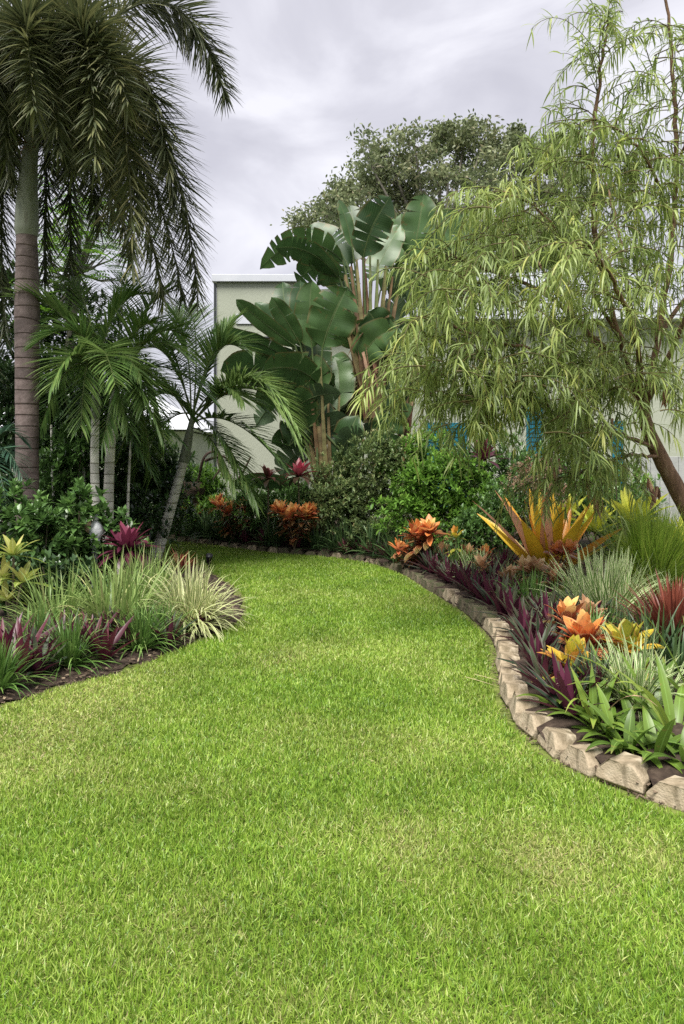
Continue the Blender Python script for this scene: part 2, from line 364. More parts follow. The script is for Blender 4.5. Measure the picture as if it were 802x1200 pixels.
nt = w.node_tree; N, L = nt.nodes, nt.links; N.clear()
sky = N.new('ShaderNodeTexSky'); sky.sky_type = 'NISHITA'; sky.sun_disc = False
sky.sun_elevation = R(SUN_EL); sky.sun_rotation = R(SUN_AZ)
b1 = N.new('ShaderNodeBackground'); b1.inputs[1].default_value = .08; L.new(sky.outputs[0], b1.inputs[0])
tc = N.new('ShaderNodeTexCoord')
mp = N.new('ShaderNodeMapping'); L.new(tc.outputs['Generated'], mp.inputs[0]); mp.inputs['Scale'].default_value = (1, 1, 2.6); mp.inputs['Location'].default_value = (3.3, 1.7, .6)
nz = noise(nt, 3.4, 7, mp.outputs[0], .6)
cr = ramp_node(N, [(.34, (.315, .31, .345)), (.46, (.355, .35, .385)), (.54, (.405, .40, .435)), (.64, (.465, .46, .49))]); L.new(nz, cr.inputs[0])
b2 = N.new('ShaderNodeBackground'); b2.inputs[1].default_value = 1.0; L.new(cr.outputs[0], b2.inputs[0])
ms = N.new('ShaderNodeMixShader'); ms.inputs[0].default_value = .92; L.new(b1.outputs[0], ms.inputs[1]); L.new(b2.outputs[0], ms.inputs[2])
wo = N.new('ShaderNodeOutputWorld'); L.new(ms.outputs[0], wo.inputs[0])
SC.view_settings.view_transform = 'Standard'; SC.view_settings.look = 'None'; SC.view_settings.gamma = 1
SC.view_settings.exposure = 1.12; SC.view_settings.use_curve_mapping = False
SC.cycles.max_bounces = 6; SC.cycles.diffuse_bounces = 4; SC.cycles.glossy_bounces = 2; SC.cycles.transmission_bounces = 3
SC.cycles.use_denoising = False

# ------------------------------------------------------------------ ground, beds, lawn
right_edge = catmull([(3.0, 2.15), (2.2, 2.75), (1.51, 3.31), (1.35, 3.5), (1.18, 3.74), (1.08, 4.05), (1.03, 4.55), (1.10, 5.25), (1.24, 6.06), (1.30, 6.75), (1.22, 7.8), (1.02, 9.1),
                      (.81, 10.3), (.37, 11.4), (-.29, 12.1), (-1.0, 12.5), (-1.82, 13.2), (-2.73, 14.1), (-3.6, 14.6), (-5.5, 15.1), (-8, 15.3)], 8)
left_edge = catmull([(-9, .4), (-4.6, 2.3), (-3.0, 3.75), (-2.16, 4.74), (-1.97, 5.09), (-1.59, 5.57), (-1.29, 6.29), (-1.07, 6.9), (-1.0, 7.5), (-1.12, 8.4), (-1.5, 9.6),
                     (-2.1, 10.9), (-2.9, 12.0), (-4.2, 12.8), (-9, 13.3)], 8)
def sheet(name, pts, z, mat, kind='structure'):
    bm = bmesh.new(); vs = [bm.verts.new((p[0], p[1], z)) for p in pts]
    f = bm.faces.new(vs); bmesh.ops.triangulate(bm, faces=[f]); bmesh.ops.recalc_face_normals(bm, faces=bm.faces)
    me = bpy.data.meshes.new(name); bm.to_mesh(me); bm.free(); me.materials.append(mat)
    if me.polygons[0].normal.z < 0: me.flip_normals()
    o = bpy.data.objects.new(name, me); C.objects.link(o); o['kind'] = kind
    return o
sheet('ground', [(-900, -900), (900, -900), (900, 900), (-900, 900)], -.03, M['ground'])
sheet('lawn', [(-14, -6), (14, -6), (14, 17), (-14, 17)], 0, M['turf'])
rb_poly = np.vstack([right_edge, [(-8, 30), (14, 30), (14, 2.15)]])
lb_poly = np.vstack([left_edge])
lb_poly = np.vstack([lb_poly, [(-14, 13.3), (-14, .4)]])
# planting beds: gently mounded soil, higher behind the edging blocks
def bed(name, poly, line, zedge, rise, top):
    xs = np.arange(-9, 9, .18); ys = np.arange(.3, 20, .18)
    X, Y = np.meshgrid(xs, ys); ins = inside(poly, X.ravel(), Y.ravel()).reshape(X.shape)
    d = polydist(line, X.ravel(), Y.ravel()).reshape(X.shape)
    # pull the border vertices onto the edge line
    Z = np.where(ins, zedge + np.minimum(d * rise, top), -.04)
    for i in range(X.shape[0]):
        for j in range(X.shape[1]):
            if ins[i, j]: Z[i, j] += .02 * mnoise.noise((X[i, j] * 3, Y[i, j] * 3, 0))
    idx = np.arange(X.size).reshape(X.shape)
    near = ins | (d < .13)
    keep = near[:-1, :-1] & near[1:, :-1] & near[1:, 1:] & near[:-1, 1:]
    out = (~ins) & near
    L0 = np.vstack([line[:, :2]])
    for i, j in np.argwhere(out):
        k = np.argmin(np.hypot(L0[:, 0] - X[i, j], L0[:, 1] - Y[i, j])); X[i, j], Y[i, j] = L0[k]; Z[i, j] = .004
    mb = MB(); q = np.stack([idx[:-1, :-1], idx[:-1, 1:], idx[1:, 1:], idx[1:, :-1]], -1)[keep]
    used = np.unique(q); remap = -np.ones(X.size, int); remap[used] = np.arange(len(used))
    V = np.stack([X, Y, Z], -1).reshape(-1, 3)[used]
    mb.add(V, remap[q]); o = mb.build(name, M['mulch']); o['kind'] = 'structure'
    return o
bed('planting_bed', rb_poly, right_edge, .07, .12, .08)
bed('planting_bed', lb_poly, left_edge, .012, .08, .08)
RZ, LZ = .12, .05

# lawn grass
def lawn_blades():
    n = 1450000
    t = rng.random(n); Y = (1.35 ** .75 + t * (16.5 ** .75 - 1.35 ** .75)) ** (1 / .75)
    X = U(-1, 1, n) * (.50 * Y + 1.0)
    dr = polydist(right_edge, X, Y); dl = polydist(left_edge, X, Y)
    ok = ~inside(rb_poly, X, Y) & ~inside(lb_poly, X, Y) & (dr > .05 + .03 * rng.random(n)) & (dl > .015 + .04 * rng.random(n))
    X, Y, dr, dl = X[ok], Y[ok], dr[ok], dl[ok]; n = len(X)
    def blob(px, py, r):
        g = G(px, py); return np.exp(-((X - g[0]) ** 2 + ((Y - g[1]) * .8) ** 2) / (2 * r * r))
    dry = .8 * blob(640, 1010, .13) + .75 * blob(60, 850, .35) + .5 * blob(330, 775, .22) + .4 * blob(480, 990, .12) + .45 * blob(770, 1000, .1) + .35 * blob(230, 1080, .1) + .3 * blob(450, 880, .2) + .4 * blob(150, 800, .3)
    nzv = np.array([mnoise.fractal((x * .9, y * .9, 0), 1., 2., 4) for x, y in zip(X[::1], Y[::1])])
    nzf = np.array([mnoise.noise((x * 5.5, y * 5.5, 3)) for x, y in zip(X, Y)])
    dry = np.clip(dry + .30 * np.clip(nzv, 0, 1) + .22 * np.clip(nzf, 0, 1), 0, 1)
    isdry = rng.random(n) < dry * .62 + .05
    sc = np.clip(Y / 2.4, .8, 4) ** .62
    h = U(.020, .044, n) * (1 - .25 * dry) * (1 + .35 * nzf)
    h *= np.where(rng.random(n) < .012, 1.35, 1.)
    az = U(0, 6.283, n); el = np.clip(rng.normal(1.05, .32, n), .25, 1.5)
    el = np.where(isdry, el * .6, el)
    D = np.stack([np.cos(az) * np.cos(el), np.sin(az) * np.cos(el), np.sin(el)], 1)
    P = np.stack([X, Y, np.full(n, -.004)], 1)
    rnd = np.clip(rng.normal(.47 + .25 * nzv, .27, n) + .2 * dry, 0, 1)
    mb = MB()
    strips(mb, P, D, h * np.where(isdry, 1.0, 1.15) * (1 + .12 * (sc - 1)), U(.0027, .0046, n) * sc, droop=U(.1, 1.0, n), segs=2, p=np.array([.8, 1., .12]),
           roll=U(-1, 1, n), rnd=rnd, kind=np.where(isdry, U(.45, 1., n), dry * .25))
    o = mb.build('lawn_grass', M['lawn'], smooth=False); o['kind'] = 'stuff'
lawn_blades()
def chips():
    mb = MB()
    for line, poly, z0, n, dmax in ((right_edge, rb_poly, .04, 5200, 1.2), (left_edge, lb_poly, .02, 4200, .9)):
        k = rng.integers(0, len(line), n); P = line[k] + rng.normal(0, dmax * .5, (n, 2))
        ins = inside(poly, P[:, 0], P[:, 1]); P = P[ins]; d = polydist(line, P[:, 0], P[:, 1])
        z = z0 + np.minimum(d * .11, .10) + .006
        m = len(P); az = U(0, 6.28, m); e = U(-.25, .35, m)
        strips(mb, np.column_stack([P, z]), np.stack([np.cos(az) * np.cos(e), np.sin(az) * np.cos(e), np.sin(e)], 1), U(.015, .06, m), U(.008, .02, m), 0, 1, np.array([1., .7]), roll=U(-.5, .5, m))
        # loose litter in the gutter along the edge
        n2 = 1500; k = rng.integers(0, len(line), n2); P = line[k] + rng.normal(0, .035, (n2, 2)); az = U(0, 6.28, n2)
        strips(mb, np.column_stack([P, np.full(n2, .012)]), np.stack([np.cos(az), np.sin(az), U(-.1, .3, n2)], 1), U(.01, .04, n2), U(.004, .012, n2), 0, 1, np.array([1., .6]), roll=U(-.5, .5, n2), rnd=U(0, .8, n2))
    o = mb.build('mulch_litter', M['chip'], smooth=False); o['kind'] = 'stuff'
chips()

# ------------------------------------------------------------------ edging blocks
def block_mesh(seed, mat):
    rs = random.Random(seed)
    w_, hh, dp = .122, .16, .15
    out = [(-w_ * .90, 0), (-w_, .05), (-w_, .088), (-w_ * .5, hh), (w_ * .5, hh), (w_, .088), (w_, .05), (w_ * .90, 0)]
    bm = bmesh.new()
    def ring(y0, s=1., dz=0.):
        r = []
        for x, z in out:
            fy = y0
            r.append(bm.verts.new((x * s + rs.uniform(-.003, .003), fy + rs.uniform(-.003, .003), (z + dz * (z > .02)) + rs.uniform(-.003, .003))))
        return r
    front = ring(0., .97, -.004); mid_ = ring(.014, 1.); back = ring(dp, .80, -.006)
    for v, (x, z) in zip(front, out):          # lower third of the face is cut back
        if z < .02: v.co.y += .022
        elif z > .12: v.co.y += .012
        elif z < .06: v.co.y -= .008
    for a, b in ((front, mid_), (mid_, back)):
        for i in range(8):
            j = (i + 1) % 8
            bm.faces.new((a[i], b[i], b[j], a[j]))
    bm.faces.new((front[0], front[7], front[6], front[1])[::-1]); bm.faces.new((front[1], front[6], front[5], front[2])[::-1]); bm.faces.new((front[2], front[5], front[4], front[3])[::-1])
    bm.faces.new(back)
    bmesh.ops.recalc_face_normals(bm, faces=bm.faces)
    bmesh.ops.bevel(bm, geom=list(bm.edges), offset=.006, segments=2, affect='EDGES', profile=.6)
    bmesh.ops.subdivide_edges(bm, edges=[e for e in bm.edges if e.calc_length() > .03], cuts=3, use_grid_fill=True)
    for v in bm.verts:
        n = mnoise.fractal((v.co.x * 22 + seed * 7, v.co.y * 22, v.co.z * 22), 1., 2., 4)
        v.co += v.normal * n * .0022
    me = bpy.data.meshes.new('edging_block'); bm.to_mesh(me); bm.free(); me.materials.append(mat)
    return me
bmesh_tan = [block_mesh(s, M['block']) for s in range(4)]
bmesh_moss = [block_mesh(s + 10, M['mossy']) for s in range(3)]
seg = np.hypot(*np.diff(right_edge, axis=0).T); cum = np.concatenate([[0], np.cumsum(seg)])
def on_edge(s):
    p = np.array([np.interp(s, cum, right_edge[:, 0]), np.interp(s, cum, right_edge[:, 1])])
    q = np.array([np.interp(s + .05, cum, right_edge[:, 0]), np.interp(s + .05, cum, right_edge[:, 1])])
    t = (q - p) / np.linalg.norm(q - p)
    return p, t, np.array([t[1], -t[0]])       # point, tangent, inward normal (towards the bed)
ORD = "first second third fourth fifth sixth seventh eighth ninth tenth eleventh twelfth thirteenth fourteenth fifteenth sixteenth seventeenth eighteenth nineteenth".split()
TENS = {20: 'twentieth', 30: 'thirtieth', 40: 'fortieth', 50: 'fiftieth', 60: 'sixtieth'}; TN = {20: 'twenty', 30: 'thirty', 40: 'forty', 50: 'fifty', 60: 'sixty'}
def ordinal(n):
    if n < 20: return ORD[n - 1]
    t = n // 10 * 10
    return TENS[t] if n == t else TN[t] + ' ' + ORD[n - t - 1]
s0 = float(np.interp(3.0, right_edge[:40, 1], cum[:40])); BL = []
s = s0 + .02; k = 0
while s < cum[-1] - .2 and k < 60:
    p, t, nin = on_edge(s); k += 1
    me = random.choice(bmesh_tan if (p[1] < 7.0 or random.random() < .2) else bmesh_moss)
    rot = math.atan2(-t[1], -t[0]) + random.uniform(-.11, .11)
    c = p + nin * random.uniform(-.01, .015)
    look = 'tan weathered' if me in bmesh_tan else 'mossy brown'
    place('edging_block', me, (c[0], c[1], random.uniform(-.04, -.012) - (.03 if p[1] > 8.5 else 0)), rot, (random.uniform(.94, 1.02), random.uniform(.92, 1.05), random.uniform(.82, .98)), f'{look} concrete edging block, {ordinal(k)} of the border counted from its near right end', 'edging block',
          'edging blocks along the right bed', (random.uniform(-.12, .06), random.uniform(-.075, .075)))
    BL.append((p, t, nin)); s += .252 + random.uniform(0, .012)

# ------------------------------------------------------------------ plant makers (each returns a mesh)
def rosette(mat, n, Lr, Wr, el=(.15, 1.35), droop=.5, fold=.25, p=SWORD, segs=5, r0=.02, jit=.15, zstem=0., age=(0., 1.), ripple=0.):
    mb = MB(); i = np.arange(n); f = i / max(n - 1, 1)
    az = i * 2.39996 + U(-.3, .3, n); e = el[0] + (el[1] - el[0]) * f ** .8 + rng.normal(0, jit, n)
    D = np.stack([np.cos(az) * np.cos(e), np.sin(az) * np.cos(e), np.sin(e)], 1)
    P = np.stack([np.cos(az) * r0 * (1 - f), np.sin(az) * r0 * (1 - f), zstem * f + .01], 1)
    Ls = U(*Lr, n) * (1 - .25 * f); rn = np.clip(age[0] + (age[1] - age[0]) * f + rng.normal(0, .09, n), 0, 1)
    strips(mb, P, D, Ls, U(*Wr, n), droop * U(.4, 1.5, n) * (1.15 - .6 * f), segs, p, fold, roll=rng.normal(0, .15, n), rnd=rn)
    return mb
def tuft(n, Lr, Wr, spread=.9, droop=1.2, r0=.08, fold=.2, segs=6, emin=.35):
    mb = MB(); az = U(0, 6.283, n); e = np.clip(np.pi / 2 - np.abs(rng.normal(0, spread * .55, n)), emin, 1.55)
    D = np.stack([np.cos(az) * np.cos(e), np.sin(az) * np.cos(e), np.sin(e)], 1)
    r = r0 * np.sqrt(rng.random(n)); a2 = az + rng.normal(0, .8, n)
    P = np.stack([np.cos(a2) * r, np.sin(a2) * r, np.zeros(n)], 1)
    strips(mb, P, D, U(*Lr, n), U(*Wr, n), droop * U(.4, 1.6, n), segs, BLADE, fold, roll=rng.normal(0, .3, n))
    return mb
def shrub_parts(lumps, ncl, leafL, leafW, nl=7, up=.5, segs=3, fold=.25, p=LEAF, base=(0, 0), stems=5, sr=.014):
    """lumps: (x, y, z, r) relative to the base; leaves in whorls at twig tips"""
    lumps = np.array(lumps, float); wts = lumps[:, 3] ** 2; k = rng.choice(len(lumps), ncl, p=wts / wts.sum())
    d = nrm(rng.normal(0, 1, (ncl, 3))); d[:, 2] = np.where(d[:, 2] < -.5, -d[:, 2], d[:, 2])
    rr = lumps[k, 3] * (.5 + .6 * np.sqrt(rng.random(ncl)) + .24 * rng.normal(0, 1, ncl).clip(-1, 1.7))
    P = lumps[k, :3] + d * rr[:, None] * np.array([1, 1, .9])
    P[:, 2] = np.maximum(P[:, 2], .04)
    ax = nrm(d + np.array([0, 0, up]) + rng.normal(0, .25, (ncl, 3)))
    a = nrm(np.cross(ax, rng.normal(0, 1, (ncl, 3)))); b = np.cross(ax, a)
    mb = MB(); Pn, Dn, Ln, rn = [], [], [], []
    cr_ = U(0, 1, ncl)
    for j in range(nl):
        th = j * 2.4 + U(0, 1, ncl); f = j / max(nl - 1, 1); ang = 1.25 - .9 * f + rng.normal(0, .15, ncl)
        Dn.append(ax * np.cos(ang)[:, None] + (a * np.cos(th)[:, None] + b * np.sin(th)[:, None]) * np.sin(ang)[:, None])
        Pn.append(P + ax * (f * leafL[0] * .55)); Ln.append(U(*leafL, ncl) * (1 - .3 * f)); rn.append(np.clip(.15 + .45 * f + .4 * (cr_ - .3) + rng.normal(0, .1, ncl), 0, 1))
    Ls = np.concatenate(Ln)
    strips(mb, np.concatenate(Pn), np.concatenate(Dn), Ls, Ls * U(*leafW, len(Ls)), U(.1, .7, len(Ls)), segs, p, fold, rnd=np.concatenate(rn))
    st = MB()
    for q in range(stems):
        l = lumps[q % len(lumps)]; e = l[:3] + rng.normal(0, l[3] * .4, 3)
        tube(st, bez(np.array([base[0] + U(-.07, .07), base[1] + U(-.07, .07), -.03]), np.array([l[0] * .4, l[1] * .4, l[2] * .6]), e, 8), [sr, sr * .4], 6, wob=.1)
    return mb, st
def shrub(name, label, cat, loc, lumps, ncl, leafL, leafW, mat, stemmat='stem', group=None, **kw):
    a, b = shrub_parts(lumps, ncl, leafL, leafW, **kw)
    t = thing(name, label, cat, group); t.location = loc
    a.build('foliage', M[mat], t); b.build('stem', M[stemmat], t, True)
    return t
def croton(name, label, loc, n, Lr, Wr, mat, hstem, heads=1, spread=.12, group=None, el=(.05, 1.3), age=(.05, 1.), low=8):
    t = thing(name, label, 'croton', group); t.location = loc
    st = MB(); mb = MB()
    for hd in range(heads):
        o = np.array([0, 0, 0.]) if heads == 1 else np.array([U(-spread, spread), U(-spread, spread), U(-.12, .04)])
        top = np.array([o[0], o[1], hstem + o[2]])
        tube(st, bez(np.array([0, 0, -.03]), top * np.array([.3, .3, .5]), top, 6), [.014, .009], 6, wob=.1)
        r = rosette(M[mat], n, Lr, Wr, el, .45, .22, np.array([.35, .85, 1., .85, .08]), 5, .015, .16, .06, age)
        k = len(r.v)
        tx, ty = U(-.4, .4), U(-.4, .4); Rm = np.array([[1, 0, tx], [0, 1, ty], [-tx, -ty, 1]]); sc_ = U(.8, 1.15) if heads > 1 else 1.
        for v, f, uv, rn, kd in zip(r.v, r.f, r.uv, r.r, r.k): mb.add(v @ Rm.T * sc_ + top, f, uv, rn + (U(-.15, .12) if heads > 1 else 0), kd)
        if low:   # older leaves lower on the stem
            az = U(0, 6.28, low); zz = U(.25, .9, low)
            strips(mb, top * zz[:, None], np.stack([np.cos(az), np.sin(az), U(-.3, .3, low)], 1), U(*Lr, low), U(*Wr, low), .6, 5, LEAF, .2, rnd=U(0, .3, low))
    mb.build('foliage', M[mat], t); st.build('stem', M['crotonstem'], t)
    return t

# ------------------------------------------------------------------ palms
def frond(A, B, Cc, nleaf, ll, lw, t0=.12, plumose=False, droop=.8, vee=.35, rr=(.022, .006), upv=UP, ang=(1.15, .5), light=0.):
    mb = MB(); n = 24; pts = bez(np.asarray(A), np.asarray(B), np.asarray(Cc), n); T = nrm(np.gradient(pts, axis=0))
    tube(mb, pts, rr, 6, .5, 1.)
    t = np.linspace(t0, 1, nleaf); side = np.where(np.arange(nleaf) % 2 == 0, 1., -1.)
    if not plumose: t = t0 + (1 - t0) * (np.arange(nleaf) // 2) / (nleaf // 2 - .5)
    f = np.clip(t, 0, 1) * (n - 1); i0 = np.clip(f.astype(int), 0, n - 2); fr = (f - i0)[:, None]
    P = pts[i0] * (1 - fr) + pts[i0 + 1] * fr; Tt = nrm(T[i0] * (1 - fr) + T[i0 + 1] * fr)
    S = np.cross(Tt, upv); bad = np.linalg.norm(S, axis=1) < .15
    S[bad] = np.array([1., 0, 0]); S = nrm(S); Nn = np.cross(S, Tt)
    x = (t - t0) / (1 - t0); a = ang[0] + (ang[1] - ang[0]) * x + rng.normal(0, .06, nleaf)
    Lf = ll * np.clip(.45 + 1.7 * x, 0, 1) * np.clip(1.25 - .75 * x ** 2, .3, 1) * U(.88, 1.1, nleaf)
    if plumose:
        th = U(0, 6.283, nleaf)
        lat = S * np.cos(th)[:, None] + Nn * np.sin(th)[:, None]
        D = Tt * np.cos(a)[:, None] + lat * np.sin(a)[:, None]
    else:
        vv = vee + rng.normal(0, .07, nleaf)
        lat = S * (side * np.cos(vv))[:, None] + Nn * np.sin(vv)[:, None]
        D = Tt * np.cos(a)[:, None] + lat * np.sin(a)[:, None]
    strips(mb, P, D, Lf, lw * U(.8, 1.2, nleaf), droop * U(.6, 1.4, nleaf), 5, np.array([.6, 1., .9, .55, .06]), .3, roll=rng.normal(0, .25, nleaf),
           rnd=np.clip(U(0, 1, nleaf) * .75 + light, 0, 1))
    return mb

FY = 9.6
fox = thing('foxtail_palm', 'tall foxtail palm with ringed brown trunk and bushy drooping fronds in left bed', 'palm tree')
pt = [W(33, 700, FY), W(32, 600, FY), W(32, 500, FY), W(32, 400, FY), W(32, 330, FY), W(31.5, 276, FY)]
mb = MB(); pts = catmull(pt, 10); nn = len(pts); zz = np.linspace(0, 1, nn)
rad = np.interp(zz, [0, .1, .35, .7, 1], [.185, .155, .14, .155, .128]) * (1 + .012 * np.sin(zz * 140)); tube(mb, pts, rad, 20, wob=.012)
mb.build('trunk', M['foxbark'], fox)
mb = MB(); cs = catmull([W(31.5, 277, FY), W(31.5, 268, FY), W(32, 245, FY), W(33, 215, FY), W(35, 190, FY), W(38, 160, FY), W(40, 140, FY)], 6)
tube(mb, cs, [.131, .148, .14, .118, .10, .085, .05], 18, wob=.008); mb.build('crownshaft', M['crownshaft'], fox)
def FW(px, py, Y): return W(px, py, Y)
A0 = W(39, 158, FY)
foxf = [((150, -120, 8.7), (156, 318, 8.4), .22), ((205, 10, 10.1), (233, 360, 10.4), 0.), ((190, -130, 10), (264, 112, 10.3), 0.), ((0, -120, 8.8), (-60, 270, 8.2), 0.),
        ((40, -70, 8.3), (70, 175, 8.0), 0.), ((-70, 90, 10.4), (-8, 450, 10.8), -.2), ((95, 60, 10.8), (80, 350, 11.2), -.15), ((135, 40, 9.3), (192, 352, 9.2), .1),
        ((-90, -120, 10), (-210, 170, 10), 0.), ((80, -220, 10.2), (90, -320, 11), 0.), ((105, -120, 8.3), (112, 190, 7.9), .1), ((10, -90, 9.1), (8, 190, 8.9), -.1), ((-40, 60, 9.9), (-6, 330, 10.2), -.1),
        ((80, 20, 10.1), (118, 270, 10.5), -.1), ((130, -60, 9.0), (130, 260, 8.7), .25), ((175, -60, 9.6), (205, 250, 9.7), 0.), ((60, -40, 9.0), (86, 200, 8.8), .05), ((-20, -30, 9.4), (14, 215, 9.5), -.1),
        ((120, 30, 10.6), (150, 300, 11.0), -.1), ((20, -100, 8.2), (40, 130, 7.6), .1), ((160, 60, 10.4), (215, 350, 10.6), 0.), ((70, -90, 8.6), (150, 120, 8.0), .15), ((60, 30, 10.6), (52, 330, 11.0), -.2), ((-10, 40, 10.4), (6, 400, 10.7), -.2)]
for (b, c, lt) in foxf:
    frond(A0, FW(*b), FW(*c), 640, .64, .024, .12, True, .3, ang=(1.25, .75), rr=(.032, .008), light=lt).build('frond', M['foxtail'], fox)
mb = MB()
P = np.tile(W(37, 172, FY), (26, 1)) + rng.normal(0, .06, (26, 3)); strips(mb, P, rng.normal(0, 1, (26, 3)) * [1, 1, .4] + [0, 0, .3], U(.2, .5, 26), .02, 1.5, 5, BLADE)
mb.build('dry_fibre', M['dead'], fox)

def slender(name, label, trunk, rads, crown, fronds, mat='areca_mid', ll=.54, lw=.027, nleaf=100, shaft=.5, light=None):
    t = thing(name, label, 'palm tree', 'slender palms in the left bed')
    mb = MB(); pts = catmull([W(*p) for p in trunk], 10); tube(mb, pts, rads, 12, wob=.02); mb.build('trunk', M['arecabark'], t)
    e = pts[-1]; d = nrm(W(*crown) - e); n = np.linalg.norm(W(*crown) - e)
    mb = MB(); tube(mb, [e - d * .03, e + d * .05, e + d * n * .5, e + d * n], [rads[-1] * 1.05, rads[-1] * 1.25, rads[-1] * .95, .02], 12); mb.build('crownshaft', M['crownshaft'], t)
    A = W(*crown)
    for i, fr in enumerate(fronds):
        b, c = fr[:2]; m2 = fr[2] if len(fr) > 2 else mat
        s = A - d * n * U(.05, .4)
        frond(s, W(*b), W(*c), nleaf, ll, lw, .2, False, .38, vee=U(.1, .6), light=U(0, .25), rr=(.016, .004)).build('frond', M[m2], t)
    return t
slender('slender_palm', 'slender pale-trunked palm just right of the foxtail trunk, its arching fronds crossing it', [(112, 690, 9.6), (112, 600, 9.6), (111, 540, 9.6), (112, 488, 9.6)], [.065, .055, .05], (114, 430, 9.6),
        [((105, 360, 9.4), (45, 400, 9.2)), ((110, 350, 9.9), (82, 330, 10.2)), ((125, 340, 9.6), (170, 345, 9.7)), ((150, 400, 9.3), (188, 510, 9.1)), ((80, 400, 9.9), (48, 500, 10.1)), ((118, 380, 9.0), (135, 450, 8.4)), ((90, 380, 9.2), (60, 455, 8.8)), ((130, 380, 9.4), (165, 440, 9.0)), ((100, 390, 9.4), (95, 500, 9.0)), ((80, 350, 9.6), (28, 350, 9.6)), ((128, 400, 9.3), (150, 500, 9.0))])
slender('slender_palm', 'slender palm with brown-flecked trunk close beside another, fronds spreading to the right', [(128, 690, 9.9), (127, 620, 9.9), (128, 560, 9.9), (131, 500, 9.9)], [.075, .068, .06], (140, 425, 9.9),
        [((160, 370, 9.8), (222, 420, 9.6)), ((140, 350, 10.1), (150, 330, 10.4)), ((110, 370, 9.9), (62, 372, 9.9)), ((175, 390, 10.2), (192, 520, 10.4)), ((150, 400, 9.6), (120, 520, 9.2)), ((190, 400, 10.2), (250, 470, 10.4), 'areca'), ((185, 365, 10.2), (216, 395, 10.4)), ((185, 430, 10.3), (225, 490, 10.5)), ((165, 350, 10.3), (195, 345, 10.6)), ((150, 370, 9.7), (185, 380, 9.4)), ((165, 410, 10.2), (178, 560, 10.4)), ((125, 380, 10.3), (90, 440, 10.5)), ((160, 400, 9.4), (170, 480, 9.0))])
slender('slender_palm', 'leaning pale-trunked palm at the back tip of the left bed, feathery fronds against the house', [(180, 658, 11.6), (193, 620, 11.6), (206, 575, 11.6), (216, 540, 11.6)], [.105, .08, .066], (228, 478, 11.6),
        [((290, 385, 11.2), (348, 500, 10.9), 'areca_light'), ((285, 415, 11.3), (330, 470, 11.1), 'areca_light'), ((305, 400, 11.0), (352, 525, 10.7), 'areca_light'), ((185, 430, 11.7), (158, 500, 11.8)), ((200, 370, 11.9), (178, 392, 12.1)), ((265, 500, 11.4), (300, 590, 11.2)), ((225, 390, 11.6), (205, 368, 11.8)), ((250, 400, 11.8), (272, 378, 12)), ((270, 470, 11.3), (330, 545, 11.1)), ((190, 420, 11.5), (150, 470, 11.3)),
         ((190, 470, 11.4), (150, 580, 11.3)), ((260, 430, 11.2), (285, 470, 10.8)), ((235, 380, 12), (222, 362, 12.3)), ((250, 500, 11.3), (275, 570, 11)), ((200, 390, 11.8), (165, 410, 12)), ((245, 380, 11.4), (285, 410, 11.2)), ((265, 440, 11.6), (310, 480, 11.6))], ll=.62, lw=.034, mat='areca_mid')
# low palms
t = thing('clumping_palm', 'young clumping palm of thin canes among the dark shrubs by the foxtail trunk', 'palm tree')
mb = MB()
for px in (66, 97, 102, 150): tube(mb, bez(W(px, 690, 10.2), W(px - 2, 600, 10.2), W(px + U(-8, 6), 500 + U(-20, 30), 10.3), 6), [.024, .016], 7)
mb.build('cane', M['arecabark'], t)
for b, c in (((70, 420, 10.2), (30, 450, 10.1)), ((95, 420, 10.2), (140, 420, 10.1)), ((140, 480, 10), (182, 560, 9.9)), ((150, 500, 10.3), (120, 590, 10.2)), ((165, 470, 10.2), (215, 520, 10.2))):
    frond(W(90 if b[0] < 120 else 150, 510, 10.2), W(*b), W(*c), 60, .34, .02, .15, False, .8, rr=(.012, .003)).build('frond', M['areca'], t)
t = thing('blue_palm', 'small blue-green palm at the left edge behind the leafy shrubs', 'palm tree')
mb = MB(); tube(mb, [W(-12, 700, 9), W(-14, 600, 9), W(-14, 545, 9)], [.05, .04], 9); mb.build('trunk', M['arecabark'], t)
for b, c in (((5, 500, 8.9), (26, 560, 8.7)), ((-10, 500, 8.8), (8, 590, 8.4)), ((0, 480, 9.1), (30, 520, 9.2)), ((-40, 490, 9), (-70, 570, 9))):
    frond(W(-14, 545, 9), W(*b), W(*c), 56, .3, .02, .15, False, .6, rr=(.012, .003)).build('frond', M['bluepalm'], t)

